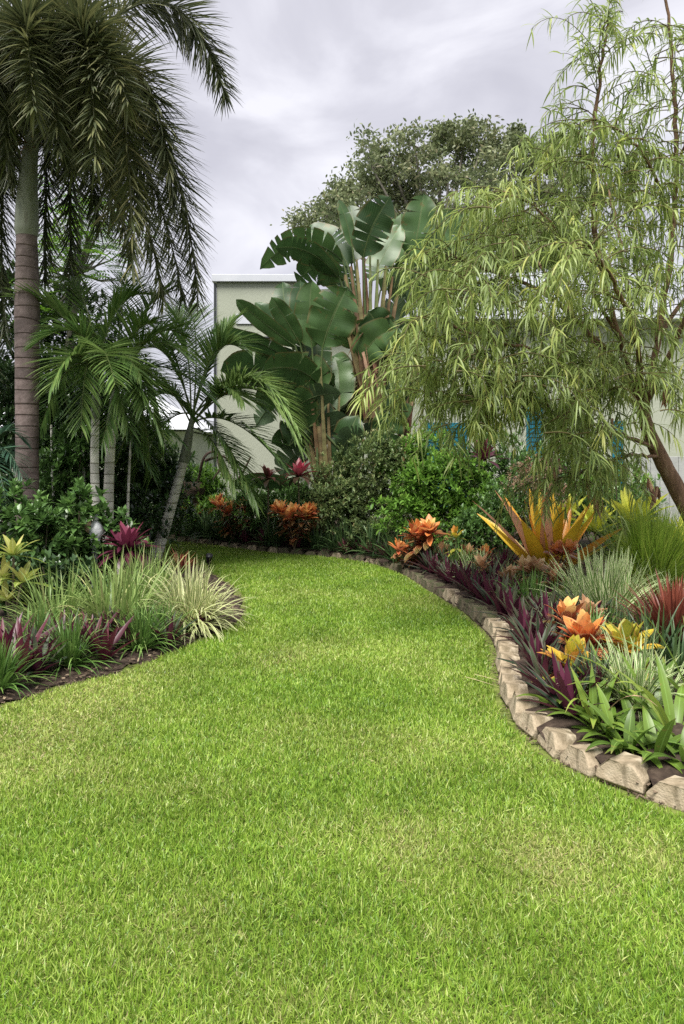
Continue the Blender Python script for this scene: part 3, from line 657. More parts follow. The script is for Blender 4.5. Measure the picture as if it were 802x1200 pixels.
# ------------------------------------------------------------------ paddle-leaf plants
def paddle(mb, base, mid, tip, wid, side=None, tears=3, fold=.25, wave=.03, rnd=.5, pet=None, pr=.022):
    base, mid, tip = map(np.asarray, (base, mid, tip)); n = 17; pts = bez(base, mid, tip, n); T = nrm(np.gradient(pts, axis=0))
    s = np.array([1., .15, 0]) if side is None else np.asarray(side, float)
    S = nrm(s[None] - T * (T @ s)[:, None]); Nn = np.cross(S, T)
    t = np.linspace(0, 1, n); pf = np.interp(t, [0, .06, .2, .5, .8, .93, 1], [.12, .5, .88, 1., .82, .5, .04])
    uu = np.array([0, .33, .66, 1.])
    for sg in (-1, 1):
        cuts = sorted(set([0, n - 1] + [int(c) for c in rng.integers(2, n - 2, tears)]))
        ph = U(0, 6)
        for c0, c1 in zip(cuts[:-1], cuts[1:]):
            dr = U(-.06, .12) if tears else 0
            I = np.arange(c0, c1 + 1); m = len(I); x = np.linspace(0, 1, m)
            rows = []
            for q, u in enumerate(uu):
                shr = (x - .5) * (-.16 * u * u if tears else 0) * (wid * .5)
                f = fold + dr * u
                off = pf[I] * wid / 2 * u
                rows.append(pts[I] + S[I] * (sg * off * math.cos(f))[:, None] + Nn[I] * (off * math.sin(f) - u * u * wid * .10 * pf[I] + u * wave * wid * np.sin(I * 1.1 + ph))[:, None] + T[I] * shr[:, None])
            V = np.stack(rows, 1); q = []
            for a in range(m - 1):
                for b in range(3):
                    k = a * 4 + b
                    q.append([k, k + 1, k + 5, k + 4] if sg > 0 else [k + 1, k, k + 4, k + 5])
            uv = np.stack([np.broadcast_to(.5 + sg * uu / 2, (m, 4)), np.broadcast_to(t[I][:, None], (m, 4))], -1)
            mb.add(V, q, uv, rnd, 0.)
    tube(mb, pts - Nn * .004, [pr * .8, pr * .2], 5, rnd, 1.)
    if pet is not None: tube(mb, bez(np.asarray(pet), np.asarray(pet) * .45 + base * .55 + np.array([0, 0, .05]), base, 8), [pr * 1.7, pr * .8], 6, rnd, 1.)

def sheaths(t, x0, y0, spec, Y, wdt):
    mb = MB()
    for i, (bx, by, tx, ty) in enumerate(spec):
        a, b = W(bx, by, Y + U(-.1, .1)), W(tx, ty, Y + U(-.2, .2)); d = b - a; L_ = np.linalg.norm(d)
        strips(mb, [a], [d], L_, wdt * U(.7, 1.2), 0., 6, np.array([1., .95, .7, .4, .25]), .5, side=(1, U(-.2, .5), 0), rnd=U(0, 1))
    return mb.build('sheath', M['sheath'], t)
def bop(label, Y, stem, srad, leaves, pet, fans, fw, more=0, fill=(0, 0, 0, 0)):
    t = thing('paddle_leaf_plant', label, 'bird of paradise', 'bird of paradise plants by the house')
    mb = MB(); tube(mb, catmull([W(*p) for p in stem], 8), srad, 12, wob=.06); mb.build('stem', M['sheath'], t)
    leaves = list(leaves)
    for q in range(more):
        bx, by = fill[0] + U(-1, 1) * fill[2], fill[1] + U(-1, 1) * fill[3]; an = U(-1.25, 1.25); ln = U(60, 95)
        tx, ty = bx + math.sin(an) * ln, by - math.cos(an) * ln * U(.5, 1.)
        leaves.append(((bx, by), ((bx + tx) / 2 - math.sin(an) * 12, (by + ty) / 2 - 14), (tx, ty + abs(an) * 14), U(26, 42), U(-.5, .9), int(U(1, 5))))
    for (b, m, e, wpx, dy, tears) in leaves:
        mb = MB(); wid = wpx / F * Y * 1.3
        rd = np.clip(rng.normal(.5, .25), 0, 1)
        sd_ = (1, U(-.5, .5), U(-.1, .1))
        T = np.array([e[0] - b[0], 0, -(e[1] - b[1])], float); T = T / np.linalg.norm(T)
        sd_ = np.array([T[2], U(-.55, .55), -T[0]])
        if sd_[0] < 0 and abs(T[2]) > .5: sd_ = sd_ * np.array([-1, 1, -1])
        if abs(T[2]) <= .5: sd_ = np.array([-T[2], -.75, abs(T[0])])
        tears = tears + 2 if tears > 1 else tears
        paddle(mb, W(b[0], b[1], Y + dy * .5), W(m[0], m[1], Y + dy), W(e[0], e[1], Y + dy * 1.3), wid, sd_, tears, rnd=rd, pet=W(*pet[:2], Y) if pet else None, pr=.02)
        mb.build('leaf', M['paddle'], t)
    if fans: sheaths(t, 0, 0, fans, Y - .05, fw)
    return t
p1 = bop('left bird of paradise with low upright paddle leaves in front of the pale wall', 14.0, [(384, 640, 14), (380, 560, 14), (374, 500, 14)], [.17, .13, .09], [
    ((378, 408), (388, 370), (408, 336), 46, -.3, 3), ((366, 408), (360, 370), (366, 328), 30, -.1, 2), ((357, 402), (352, 365), (352, 328), 24, .2, 2), ((352, 404), (336, 374), (318, 348), 20, -.4, 1),
    ((346, 404), (318, 380), (299, 354), 26, 0., 2), ((340, 398), (334, 362), (331, 330), 27, .4, 2), ((346, 406), (305, 376), (277, 351), 17, -.5, 0), ((345, 424), (296, 392), (246, 389), 21, -.3, 1),
    ((362, 470), (330, 430), (285, 446), 34, .3, 5), ((385, 470), (372, 440), (352, 418), 30, .5, 3), ((376, 540), (350, 500), (318, 520), 30, .2, 4), ((400, 530), (412, 500), (428, 520), 28, -.2, 3), ((345, 470), (325, 455), (300, 500), 30, .6, 3), ((395, 480), (402, 440), (392, 418), 34, .6, 2), ((360, 540), (345, 520), (330, 560), 34, .3, 3), ((372, 585), (310, 548), (268, 572), 20, -.5, 1), ((410, 560), (400, 520), (420, 486), 36, -.1, 3)],
    (372, 500), [(378, 600, 352, 440), (380, 600, 360, 420), (382, 600, 368, 415), (384, 600, 376, 430), (388, 600, 384, 430), (382, 600, 346, 470), (390, 600, 398, 460), (386, 590, 372, 450)], .13, 15, (370, 485, 40, 50))
p2 = bop('tall central bird of paradise with fan of brown leaf sheaths and hanging dead leaf', 14.6, [(416, 640, 14.8), (414, 560, 14.8), (412, 480, 14.7), (424, 420, 14.6), (430, 370, 14.6)], [.16, .14, .13, .1], [
    ((426, 302), (432, 265), (458, 230), 36, -.3, 3), ((413, 290), (408, 260), (397, 234), 13, 0., 1), ((402, 306), (352, 258), (305, 316), 34, .1, 9), ((398, 326), (362, 282), (322, 291), 26, -.3, 3),
    ((396, 335), (372, 296), (348, 332), 34, .3, 4), ((408, 312), (390, 268), (358, 270), 28, .3, 3), ((404, 330), (378, 304), (362, 312), 30, -.1, 3), ((440, 372), (462, 390), (470, 442), 26, .3, 3),
    ((416, 420), (420, 470), (418, 522), 28, .3, 3), ((436, 330), (448, 300), (470, 262), 30, .4, 3), ((446, 340), (470, 320), (478, 350), 28, .3, 3), ((412, 310), (420, 270), (410, 240), 28, .6, 3), ((398, 395), (392, 350), (408, 310), 42, .5, 4), ((444, 430), (458, 410), (452, 480), 32, .5, 3), ((400, 440), (395, 470), (404, 530), 34, .5, 3), ((440, 470), (450, 500), (446, 550), 32, .3, 2), ((425, 400), (440, 430), (440, 500), 30, .6, 2)],
    (430, 420), [(432, 495, 398, 335), (432, 492, 404, 322), (432, 490, 411, 312), (433, 490, 418, 304), (434, 490, 426, 300), (435, 490, 434, 300), (436, 490, 443, 304), (437, 490, 452, 312), (438, 490, 460, 324), (438, 492, 466, 345), (431, 470, 402, 370), (434, 470, 428, 320), (437, 475, 462, 372), (430, 480, 412, 380), (438, 480, 450, 380)], .24, 9, (425, 470, 34, 70))
mb = MB()
for q in range(16):
    strips(mb, [W(430 + U(-9, 9), 385 + U(-10, 60), 14.4)], [(U(-.25, .25), U(-.1, .1), -1)], U(.5, 1.2), U(.08, .17), U(0, .3), 6, np.array([.5, 1., .7, 1., .3]), U(.3, 1.), roll=U(-1.5, 1.5), side=(1, U(-1, 1), 0))
strips(mb, [W(426, 390, 14.3)], [(-1, 0, -1.3)], .55, .1, .3, 5, LEAF, .5); mb.build('dead_leaf', M['dead'], p2)
p3 = bop('rear bird of paradise with dark paddle leaves rising behind the weeping branches', 15.3, [(462, 640, 15.3), (466, 560, 15.3), (474, 500, 15.3), (486, 430, 15.3), (490, 380, 15.3)], [.13, .12, .1], [
    ((484, 302), (492, 262), (497, 226), 34, -.2, 2), ((468, 310), (470, 280), (470, 250), 32, .3, 2), ((504, 312), (520, 282), (532, 244), 36, .1, 3), ((496, 322), (528, 306), (558, 332), 34, -.2, 4),
    ((478, 334), (462, 310), (446, 340), 34, .2, 4), ((502, 330), (516, 352), (500, 396), 32, 0, 3), ((486, 330), (500, 300), (522, 274), 40, .5, 3), ((480, 350), (490, 316), (478, 280), 40, .6, 3), ((512, 330), (540, 280), (548, 250), 32, .5, 3),
    ((452, 510), (462, 484), (484, 476), 18, -.4, 1), ((440, 490), (454, 458), (476, 442), 18, -.5, 1), ((470, 440), (478, 410), (468, 380), 30, .1, 3), ((470, 470), (500, 430), (520, 440), 30, .2, 3), ((500, 340), (470, 340), (455, 380), 30, -.2, 3)],
    (488, 400), [(466, 540, 480, 440), (467, 540, 486, 430), (468, 540, 492, 440), (466, 545, 474, 460)], .13)
mb = MB()
for q in range(9): strips(mb, [W(480 + U(-6, 6), 450 + U(0, 40), 15.1)], [(-.25 + U(-.2, .2), 0, -1)], U(.6, 1.), U(.08, .14), .2, 5, np.array([.5, 1., .7, 1., .3]), .6, roll=U(-1, 1), side=(1, U(-1, 1), 0))
mb.build('dead_leaf', M['dead'], p3)

# ------------------------------------------------------------------ house, neighbour roof, wall
def box(bm, x0, x1, y0, y1, z0, z1):
    vs = [bm.verts.new((x, y, z)) for z in (z0, z1) for y in (y0, y1) for x in (x0, x1)]
    for f in ((0, 2, 3, 1), (4, 5, 7, 6), (0, 1, 5, 4), (2, 6, 7, 3), (0, 4, 6, 2), (1, 3, 7, 5)): bm.faces.new([vs[i] for i in f])
def bobj(name, boxes, mat, parent=None, bev=.008):
    bm = bmesh.new()
    for b in boxes: box(bm, *b)
    if bev: bmesh.ops.bevel(bm, geom=list(bm.edges), offset=bev, segments=1, affect='EDGES')
    me = bpy.data.meshes.new(name); bm.to_mesh(me); bm.free(); me.materials.append(mat)
    o = bpy.data.objects.new(name, me); C.objects.link(o)
    if parent: o.parent = parent
    return o
house = thing('house', 'pale green stucco house with white fascia boards behind the plants', 'house')
HY = 18.0; xl = W(254, 0, HY)[0]; zt = W(0, 331, HY)[2]
xr = W(352, 0, HY)[0]
bobj('wall', [(xl, xr, HY, HY + 9, -.1, zt), (xr + .002, 14, HY + .6, HY + 9, -.1, W(0, 372, HY)[2])], M['stucco'], house)
bobj('wall', [(W(500, 0, HY)[0], W(652, 0, HY)[0], HY + 1.4, HY + 8, W(0, 372, HY)[2] - .3, W(0, 320, HY)[2])], M['stucco'], house)
bobj('fascia', [(xl - .10, xr + .1, HY - .10, HY + 9.1, zt + .002, W(0, 322.5, HY)[2])], M['white'], house)
bobj('fascia', [(W(496, 0, HY)[0], W(660, 0, HY)[0], HY + 1.2, HY + 8.2, W(0, 320, HY)[2] + .002, W(0, 305, HY)[2])], M['white'], house)
bobj('fascia', [(xr + .15, 14.2, HY + .2, HY + 9.1, W(0, 372, HY)[2] + .002, W(0, 359, HY)[2])], M['white'], house)
bobj('downpipe', [(xl - .06, xl - .004, HY - .05, HY + .02, 0, zt - .03)], M['dark'], house)
wx0, wx1 = W(277, 0, HY)[0], W(299, 0, HY)[0]
win = bobj('window', [(wx0, wx1, HY - .03, HY - .002, W(0, 380, HY)[2], W(0, 368, HY)[2])], M['white'], house)
bobj('sill', [(wx0 + .3, wx1 + .6, HY - .09, HY - .003, W(0, 396.5, HY)[2], W(0, 395, HY)[2])], M['dark'], win, 0)
for (a, b, c, d) in ((502, 552, 494, 600), (624, 644, 462, 600), (728, 741, 492, 600)):
    x0, x1, z1, z0 = W(a, 0, HY)[0], W(b, 0, HY)[0], W(0, c, HY)[2], W(0, d, HY)[2]
    z0 = max(z0, .3); nsl = int((z1 - z0) / .11)
    o = bobj('shutter', [(x0, x1, HY + .565, HY + .597, z0, z1)] + [(x0 + .06, x1 - .06, HY + .545, HY + .563, z0 + .05 + i * .11, z0 + .12 + i * .11) for i in range(nsl)], M['teal'], house, .004)
nb = thing('neighbour_house', 'white-roofed low neighbour house glimpsed through the palm fronds at left', 'house')
ny = 25.
x0, x1 = W(-120, 0, ny)[0], W(228, 0, ny)[0]; ze, zr = W(0, 503, ny)[2], W(0, 470, ny)[2]
bobj('wall', [(x0 + .4, x1 - .4, ny + .5, ny + 7, -.1, ze - .05)], M['stucco'], nb)
bm = bmesh.new(); vs = [bm.verts.new(p) for p in ((x0, ny, ze), (x1, ny, ze), (x1, ny + 8, ze), (x0, ny + 8, ze), (x0 + 2.5, ny + 4, zr + .6), (x1 - 2.5, ny + 4, zr + .6))]
for f in ((0, 1, 5, 4), (1, 2, 5), (2, 3, 4, 5), (3, 0, 4), (3, 2, 1, 0)): bm.faces.new([vs[i] for i in f])
me = bpy.data.meshes.new('roof'); bm.to_mesh(me); bm.free(); me.materials.append(M['roofwhite']); o = bpy.data.objects.new('roof', me); C.objects.link(o); o.parent = nb
# pale board fence at the right behind the weeping tree
fy = 12.2; fx0 = W(752, 0, fy)[0]
fe = thing('board_fence', 'pale grey board fence at the right edge behind the weeping tree trunk', 'fence')
bobj('panel', [(fx0 + i * .152, fx0 + i * .152 + .146, fy, fy + .025, .02, 1.62) for i in range(22)], M['slats'], fe, .004)
bobj('rail', [(fx0, fx0 + 3.4, fy + .028, fy + .07, .35, .45), (fx0, fx0 + 3.4, fy + .028, fy + .07, 1.2, 1.3)], M['slats'], fe, .004)
bobj('post', [(fx0 - .08, fx0 - .004, fy - .02, fy + .07, -.05, 1.68)], M['slats'], fe, .004)

# ------------------------------------------------------------------ big trees
def oak():
    t = thing('oak_tree', 'large grey-green oak with a broad open crown rising behind the house', 'tree')
    Y = 27.; mb = MB(); tr = MB()
    c0 = W(525, 340, Y); tube(tr, catmull([W(530, 620, Y), W(525, 450, Y), W(520, 330, Y)], 6), [.42, .34, .26], 10, wob=.06)
    pts = [(350, 258), (375, 250), (400, 245), (395, 222), (425, 215), (430, 190), (455, 205), (450, 178), (480, 165), (510, 155), (540, 150), (560, 160), (590, 160), (610, 175), (640, 180), (640, 215), (600, 215),
           (560, 205), (520, 200), (480, 210), (500, 240), (540, 250), (580, 260), (620, 260), (650, 250), (590, 300), (450, 250), (420, 265), (545, 290), (620, 295), (660, 200), (690, 230), (700, 270), (470, 235), (570, 185), (530, 175), (660, 290), (500, 285)]
    for (px, py) in pts:
        dy = U(-1.6, 2.2); ctr = W(px + 6, py + 6, Y + dy); r = U(.65, 1.05)
        tube(tr, bez(W(520 + U(-10, 10), 345 + U(-30, 30), Y), W((px + 520) / 2, (py + 330) / 2 + 10, Y + dy * .5), ctr, 8), [.12, .025], 6, wob=.08)
        for q in range(9):
            e = ctr + rng.normal(0, .46 * r, 3) * [1, 1, .75]; tube(tr, [ctr, (ctr + e) / 2 + rng.normal(0, .05, 3), e], [.02, .008], 4)
            m = 105; P = e + rng.normal(0, .22 * r, (m, 3)) * [1.1, 1.1, .7]
            strips(mb, P, rng.normal(0, 1, (m, 3)) + [0, 0, .35], U(.11, .19, m), U(.06, .09, m), .4, 2, np.array([.5, 1., .2]), roll=U(-1.5, 1.5, m), rnd=np.clip(rng.normal(.5, .2, m) + U(-.2, .2), 0, 1))
    tr.build('trunk', M['greybark'], t); mb.build('crown', M['oak'], t)
oak()
def feather_tree():
    t = thing('feathery_tree', 'bright green feathery-leaved tree glimpsed between the foxtail fronds', 'tree')
    Y = 14.; tr = MB(); mb = MB(); tube(tr, catmull([W(70, 640, Y), W(72, 500, Y), W(85, 380, Y), W(95, 300, Y)], 6), [.12, .09, .05], 8, wob=.06)
    for q in range(210):
        a = W(92 + rng.normal(0, 28), 300 + rng.normal(0, 48), Y + rng.normal(0, .8)); d = nrm(np.array([U(-1, 1), U(-1, .4), U(-.15, .35)])); L_ = U(.35, .6)
        pp = bez(a, a + d * L_ * .5 + [0, 0, .06], a + d * L_ - [0, 0, .1], 10)
        if q % 4 == 0: tube(tr, [W(92, 320, Y), (W(92, 320, Y) + a) / 2 + [0, 0, -.1], a], [.025, .008], 5)
        for j in range(10):
            for s_ in (-1, 1):
                sv = nrm(np.cross(d, UP)) * s_
                strips(mb, [pp[j]], [sv + d * .5], .17 * math.sin(.5 + j * .26), .035, .3, 3, LEAF, rnd=U(0, 1))
    tr.build('trunk', M['greybark'], t); mb.build('crown', M['feather'], t)
feather_tree()

def weeping():
    t = thing('weeping_tree', 'weeping tree with leaning brown trunk and narrow drooping leaves over the right bed', 'tree')
    tr = MB()
    tube(tr, catmull([W(845, 700, 7.9), W(822, 630, 7.9), W(797, 580, 7.9), W(775, 538, 7.85), W(760, 505, 7.8), W(752, 470, 7.7)], 6), [.115, .095, .085, .072, .058], 12, wob=.05)
    limbs = [
        ([(754, 478, 7.7), (722, 385, 7.5), (700, 290, 7.3), (695, 190, 7.2), (703, 90, 7.2), (712, 30, 7.2)], .05),
        ([(750, 470, 7.7), (700, 400, 7.4), (640, 345, 7.2), (580, 320, 7.1), (535, 300, 7.0)], .04),
        ([(756, 480, 7.7), (772, 390, 7.6), (790, 260, 7.6), (792, 130, 7.6), (782, 20, 7.5), (775, -50, 7.5)], .05),
        ([(752, 475, 7.7), (690, 440, 7.3), (620, 410, 7.0), (560, 395, 6.9), (515, 375, 6.9)], .035),
        ([(756, 480, 7.6), (745, 400, 6.8), (720, 330, 6.1), (690, 290, 5.7)], .04),
        ([(770, 525, 7.8), (705, 500, 7.5), (650, 478, 7.4), (585, 455, 7.3)], .032),
        ([(756, 478, 7.7), (800, 380, 7.1), (840, 290, 6.7), (870, 220, 6.5)], .04),
        ([(772, 535, 7.8), (735, 535, 7.6), (700, 545, 7.5), (668, 560, 7.4)], .026),
        ([(752, 470, 7.7), (740, 360, 8.4), (720, 250, 8.9), (700, 190, 9.1)], .04),
        ([(752, 470, 7.7), (680, 380, 8.3), (610, 280, 8.7), (560, 240, 8.9)], .035),
        ([(770, 400, 7.6), (830, 300, 8.3), (860, 200, 8.6)], .035),
        ([(720, 385, 7.5), (670, 300, 7.0), (630, 245, 6.8), (590, 225, 6.7)], .026),
        ([(790, 260, 7.6), (760, 190, 7.2), (720, 150, 6.9), (680, 140, 6.8)], .022),
        ([(792, 200, 7.6), (820, 120, 7.2), (840, 60, 7)], .022)]
    segs = []
    for pts, r in limbs:
        c = catmull([W(*p) for p in pts], 8); c = c + rng.normal(0, .008, c.shape); tube(tr, c, [r * .75, r * .2], 7, wob=.08); segs.append((c, r))
    tr.build('trunk', M['bark'], t)
    mb = MB(); twigs = []
    tw_n = [26, 30, 18, 34, 26, 30, 24, 18, 22, 26, 16, 30, 18, 12]
    for (c, r), n in zip(segs, tw_n):
        for q in range(n):
            f = U(.28, 1.) if q > 3 else 1.; i = int(f * (len(c) - 1)); p = c[i]; tg = nrm(c[min(i + 1, len(c) - 1)] - c[max(i - 1, 0)])
            az = U(0, 6.28); d = nrm(tg * U(.2, 1.1) + np.array([math.cos(az), math.sin(az), U(-.2, .5)]) * U(.5, 1.))
            twigs.append((p, d, U(.4, .95)))
    # a few upright sparse shoots at the top
    for (px, py) in ((705, 40), (715, 60), (700, 110), (690, 160), (700, 200), (780, 30), (770, 90), (660, 230), (640, 250), (690, 130), (790, 60)):
        for q in range(2): twigs.append((W(px, py, 7.2), nrm(np.array([U(-1, .3), U(-.5, .5), U(.0, .8)])), U(.5, .85)))
    for (px, py, rx, ry, Yc, n) in ((725, 225, 85, 65, 7.2, 60), (650, 330, 95, 65, 7.0, 62), (745, 350, 65, 80, 7.3, 55), (585, 375, 75, 65, 7.0, 62), (645, 445, 95, 45, 7.1, 120), (560, 445, 65, 45, 7.1, 100), (510, 440, 30, 40, 7.0, 30),
                               (740, 445, 55, 40, 7.2, 70), (535, 325, 40, 35, 7.0, 40), (785, 190, 25, 80, 7.3, 60), (605, 270, 50, 40, 7.0, 60), (690, 505, 50, 25, 7.3, 60), (520, 390, 30, 50, 7.0, 40), (770, 90, 30, 60, 7.3, 26), (690, 180, 40, 30, 7.1, 30)):
        for q in range(int(n * .72)):
            v = rng.normal(0, .6, 2); az = U(0, 6.28)
            twigs.append((W(px + rx * v[0], py + ry * v[1], Yc + rng.normal(0, .55)), nrm(np.array([math.cos(az), math.sin(az), U(-.3, .6)])), U(.35, .8)))
    for p, d, L_ in twigs:
        n = 14; cur = d; pts = [p]
        for k in range(n):
            cur = nrm(cur + np.array([0, 0, -.055 - .012 * k]) + rng.normal(0, .05, 3)); pts.append(pts[-1] + cur * L_ / n)
        pts = np.array(pts); tube(mb, pts, [.006, .002], 4, U(0, 1), 1.)
        m = int(L_ * 42); tt = np.sort(U(.12, 1., m)) * (n - 1e-3); i = tt.astype(int); fr = (tt - i)[:, None]
        P = pts[i] * (1 - fr) + pts[i + 1] * fr; Tg = nrm(pts[i + 1] - pts[i])
        sd_ = nrm(np.cross(Tg, rng.normal(0, 1, (m, 3))))
        D = nrm(Tg * U(.3, .8, m)[:, None] + sd_ * .75 + np.array([0, 0, -.25]))
        base = U(.1, .7)
        strips(mb, P, D, U(.10, .25, m), U(.010, .018, m), U(.6, 2.4, m), 4, np.array([.5, 1., .95, .6, .05]), .25, roll=U(-.8, .8, m), rnd=np.clip(base + rng.normal(.05, .16, m) + .25 * (tt / n > .8), 0, 1))
    mb.build('crown', M['willow'], t)
    for (px, py) in ((718, 490), (781, 452), (760, 560), (700, 575), (650, 540), (690, 555), (770, 570)):
        dl = MB()
        for q in range(3): strips(dl, [W(px, py, 7.4)], [(U(-.3, .3), U(-.3, .3), -1)], U(.14, .28), U(.04, .07), .2, 4, LEAF, .7, roll=U(-1.5, 1.5), side=(1, U(-1, 1), 0))
        dl.build('dry_leaf', M['dead'], t)
weeping()

# ------------------------------------------------------------------ shrubs
def at(px, Y, z=.06): return (float((px - CXP) / F * Y), Y, z)
def S(name, label, px, Y, lumps, ncl, leafL, leafW, mat, z=.05, cat='shrub', group=None, **kw):
    return shrub(name, label, cat, at(px, Y, z), lumps, ncl, leafL, leafW, mat, group=group, **kw)
GD = 'dark hedge shrubs behind the left bed'
S('dark_shrub', 'dark glossy hedge shrub at the far left edge behind the foxtail palm', -15, 11.4, [(0, 0, .6, .8), (-.3, .1, 1.3, .7), (.4, .2, 1.9, .7), (.1, .2, 2.5, .55)], 1300, (.09, .15), (.35, .5), 'hedge', group=GD)
S('dark_shrub', 'tall dark hedge shrub directly right of the foxtail palm trunk', 75, 11.3, [(0, 0, .6, .8), (.2, .1, 1.3, .75), (-.3, .2, 1.9, .6), (.4, 0, 2.1, .55), (-.1, .1, 2.6, .5)], 1500, (.09, .15), (.35, .5), 'hedge', group=GD)
S('dark_shrub', 'dark hedge shrub filling the space behind the two upright slender palms', 150, 12.3, [(0, 0, .6, .8), (.3, .1, 1.1, .6), (-.5, .2, 1.8, .7), (-.2, .2, 2.1, .5)], 1200, (.09, .15), (.35, .5), 'hedge', group=GD)
S('dark_shrub', 'dark shrub mass beyond the foxtail trunk top under its hanging fronds', 30, 14.5, [(0, 0, .9, 1.1), (-.5, .2, 2.2, 1.), (.8, .1, 2.6, 1.), (.2, 0, 3.4, .9), (.9, 0, 4., .8), (-.3, 0, 4.4, .8), (1.6, .1, 3.1, .7)], 2300, (.12, .2), (.35, .5), 'hedge', group=GD)
S('dark_shrub', 'background dark shrub between the slender palms and the pale house', 205, 15.6, [(0, 0, .5, .7), (.3, .1, .9, .5), (-.5, .2, .8, .5)], 600, (.09, .15), (.35, .5), 'hibiscus', group=GD)
S('dark_shrub', 'dark hedge shrub behind the burgundy plant at the bed tip', 120, 10.6, [(0, 0, .4, .5), (.4, .1, .6, .45), (-.4, .2, .7, .45)], 600, (.08, .13), (.35, .5), 'hedge', group=GD)
GH = 'glossy green shrubs in the left bed'
S('glossy_shrub', 'glossy green leafy shrub at the left edge below the blue palm', 14, 8.2, [(0, 0, .45, .42), (-.2, .1, .9, .36), (.18, -.05, .75, .3), (.0, .1, .2, .35)], 170, (.10, .15), (.42, .58), 'hibiscus', group=GH, nl=9)
S('glossy_shrub', 'glossy shrub with upright shoots in front of the foxtail palm base', 50, 8.0, [(-.05, 0, .3, .3), (.02, 0, .7, .24), (.2, 0, .35, .28), (0, 0, .1, .3)], 130, (.10, .15), (.42, .58), 'hibiscus', group=GH, nl=9)
S('glossy_shrub', 'taller thin shrub with leafy top beside the slender palm trunks', 90, 8.3, [(0, 0, .75, .24), (.08, 0, .98, .18), (-.15, 0, .45, .3), (.22, 0, .3, .28)], 120, (.11, .16), (.42, .58), 'hibiscus', group=GH, nl=9)
S('glossy_shrub', 'small leafy shrub around the white garden ornament', 118, 8.45, [(.0, -.05, .6, .2), (.14, 0, .72, .2), (.15, 0, .4, .24), (.0, 0, .3, .3), (-.2, 0, .35, .25)], 120, (.10, .15), (.42, .58), 'hibiscus', group=GH, nl=9)
S('glossy_shrub', 'low dark leafy shrub behind the striped lilyturf clumps at left', 60, 7.3, [(0, 0, .25, .3), (.3, 0, .2, .25), (-.35, 0, .25, .28)], 130, (.09, .14), (.42, .55), 'hedge', group=GH, nl=9)
S('mixed_shrub', 'tall dense olive shrub with reddish tips in front of the bird of paradise', 448, 12.6, [(0, 0, .5, .55), (.1, 0, 1.15, .5), (-.12, .1, 1.5, .36), (.3, 0, .75, .45), (.08, .05, 1.75, .22)], 800, (.07, .11), (.35, .5), 'mixed', z=.1)
S('mixed_shrub', 'lower rounded olive shrub left of the tall olive shrub', 398, 12.7, [(0, 0, .45, .45), (-.2, -.05, .7, .32), (.35, -.1, .45, .42), (.1, 0, .85, .3)], 560, (.07, .11), (.38, .52), 'mixed', z=.1)
S('mixed_shrub', 'low olive shrub at the foot of the tall olive shrub by the border', 428, 11.9, [(0, 0, .2, .25), (.25, .1, .25, .25)], 160, (.06, .1), (.38, .52), 'mixed', z=.1)
S('bright_shrub', 'bright green bushy shrub in the middle of the right bed', 522, 11.3, [(0, 0, .45, .5), (-.55, 0, .55, .42), (.5, .1, .5, .48), (-.1, 0, 1.05, .4), (.45, 0, 1.0, .32), (-.45, .1, 1.1, .28), (.15, .1, 1.25, .25)], 1150, (.08, .13), (.36, .5), 'bright', z=.1)
S('bright_shrub', 'darker green shrub beside the big orange bromeliad', 575, 10.2, [(0, 0, .4, .42), (-.25, -.1, .35, .35), (.15, 0, .75, .34)], 420, (.07, .11), (.38, .52), 'hibiscus', z=.1)
S('pink_shrub', 'fine-leaved pink and cream shrub behind the orange bromeliad', 634, 10.2, [(0, 0, .4, .35), (.05, 0, .85, .34), (-.1, 0, 1.15, .28)], 560, (.05, .08), (.35, .5), 'pinkshrub', z=.1)
S('hibiscus_shrub', 'green shrub deep in the bed under the weeping branches', 700, 11.0, [(0, 0, .5, .5), (.4, 0, .5, .5), (-.4, 0, .6, .5)], 380, (.09, .14), (.3, .42), 'hibiscus', z=.1)
S('mixed_shrub', 'olive shrub behind the pair of olive shrubs below the paddle leaves', 420, 13.6, [(0, 0, .6, .6), (-.5, 0, .9, .5), (.5, 0, .9, .5), (.1, 0, 1.4, .45), (.7, 0, 1.3, .4)], 900, (.08, .13), (.36, .5), 'mixed', z=.1)
S('leafy_shrub', 'mid-green shrub between the olive shrub and the bright green shrub', 488, 12.9, [(0, 0, .5, .5), (.3, 0, 1.0, .45), (-.2, 0, 1.3, .4), (.2, 0, 1.6, .35)], 800, (.09, .14), (.34, .46), 'bright', z=.1)
S('leafy_shrub', 'tall green shrub behind the burgundy ti plant by the house wall', 565, 13.2, [(0, 0, .6, .6), (.5, 0, 1.0, .55), (-.4, 0, 1.2, .5), (.2, 0, 1.55, .45)], 850, (.09, .14), (.34, .46), 'hibiscus', z=.1)
S('leafy_shrub', 'green shrub behind the pink and cream shrub under the weeping branches', 655, 12.4, [(0, 0, .6, .6), (.5, 0, .9, .5), (-.4, 0, 1.0, .5), (.1, 0, 1.4, .4)], 750, (.09, .14), (.34, .46), 'hibiscus', z=.1)
S('leafy_shrub', 'green shrub beside the snake plants below the leaning trunk', 715, 11.8, [(0, 0, .5, .5), (.3, 0, .9, .4), (-.3, 0, .8, .4)], 420, (.1, .15), (.28, .4), 'bright', z=.1)
S('leafy_shrub', 'green shrub between the far orange crotons and the olive shrubs', 318, 13.4, [(0, 0, .4, .45), (.4, 0, .6, .4), (-.4, 0, .5, .4)], 420, (.09, .15), (.25, .36), 'hibiscus', z=.1)
S('leafy_shrub', 'green shrub between the two upright slender palms and the leaning palm', 172, 13.2, [(0, 0, .6, .6), (-.4, 0, 1.2, .5), (.3, 0, 1.3, .45), (0, 0, 1.75, .4)], 800, (.1, .16), (.34, .46), 'hibiscus', z=.05)
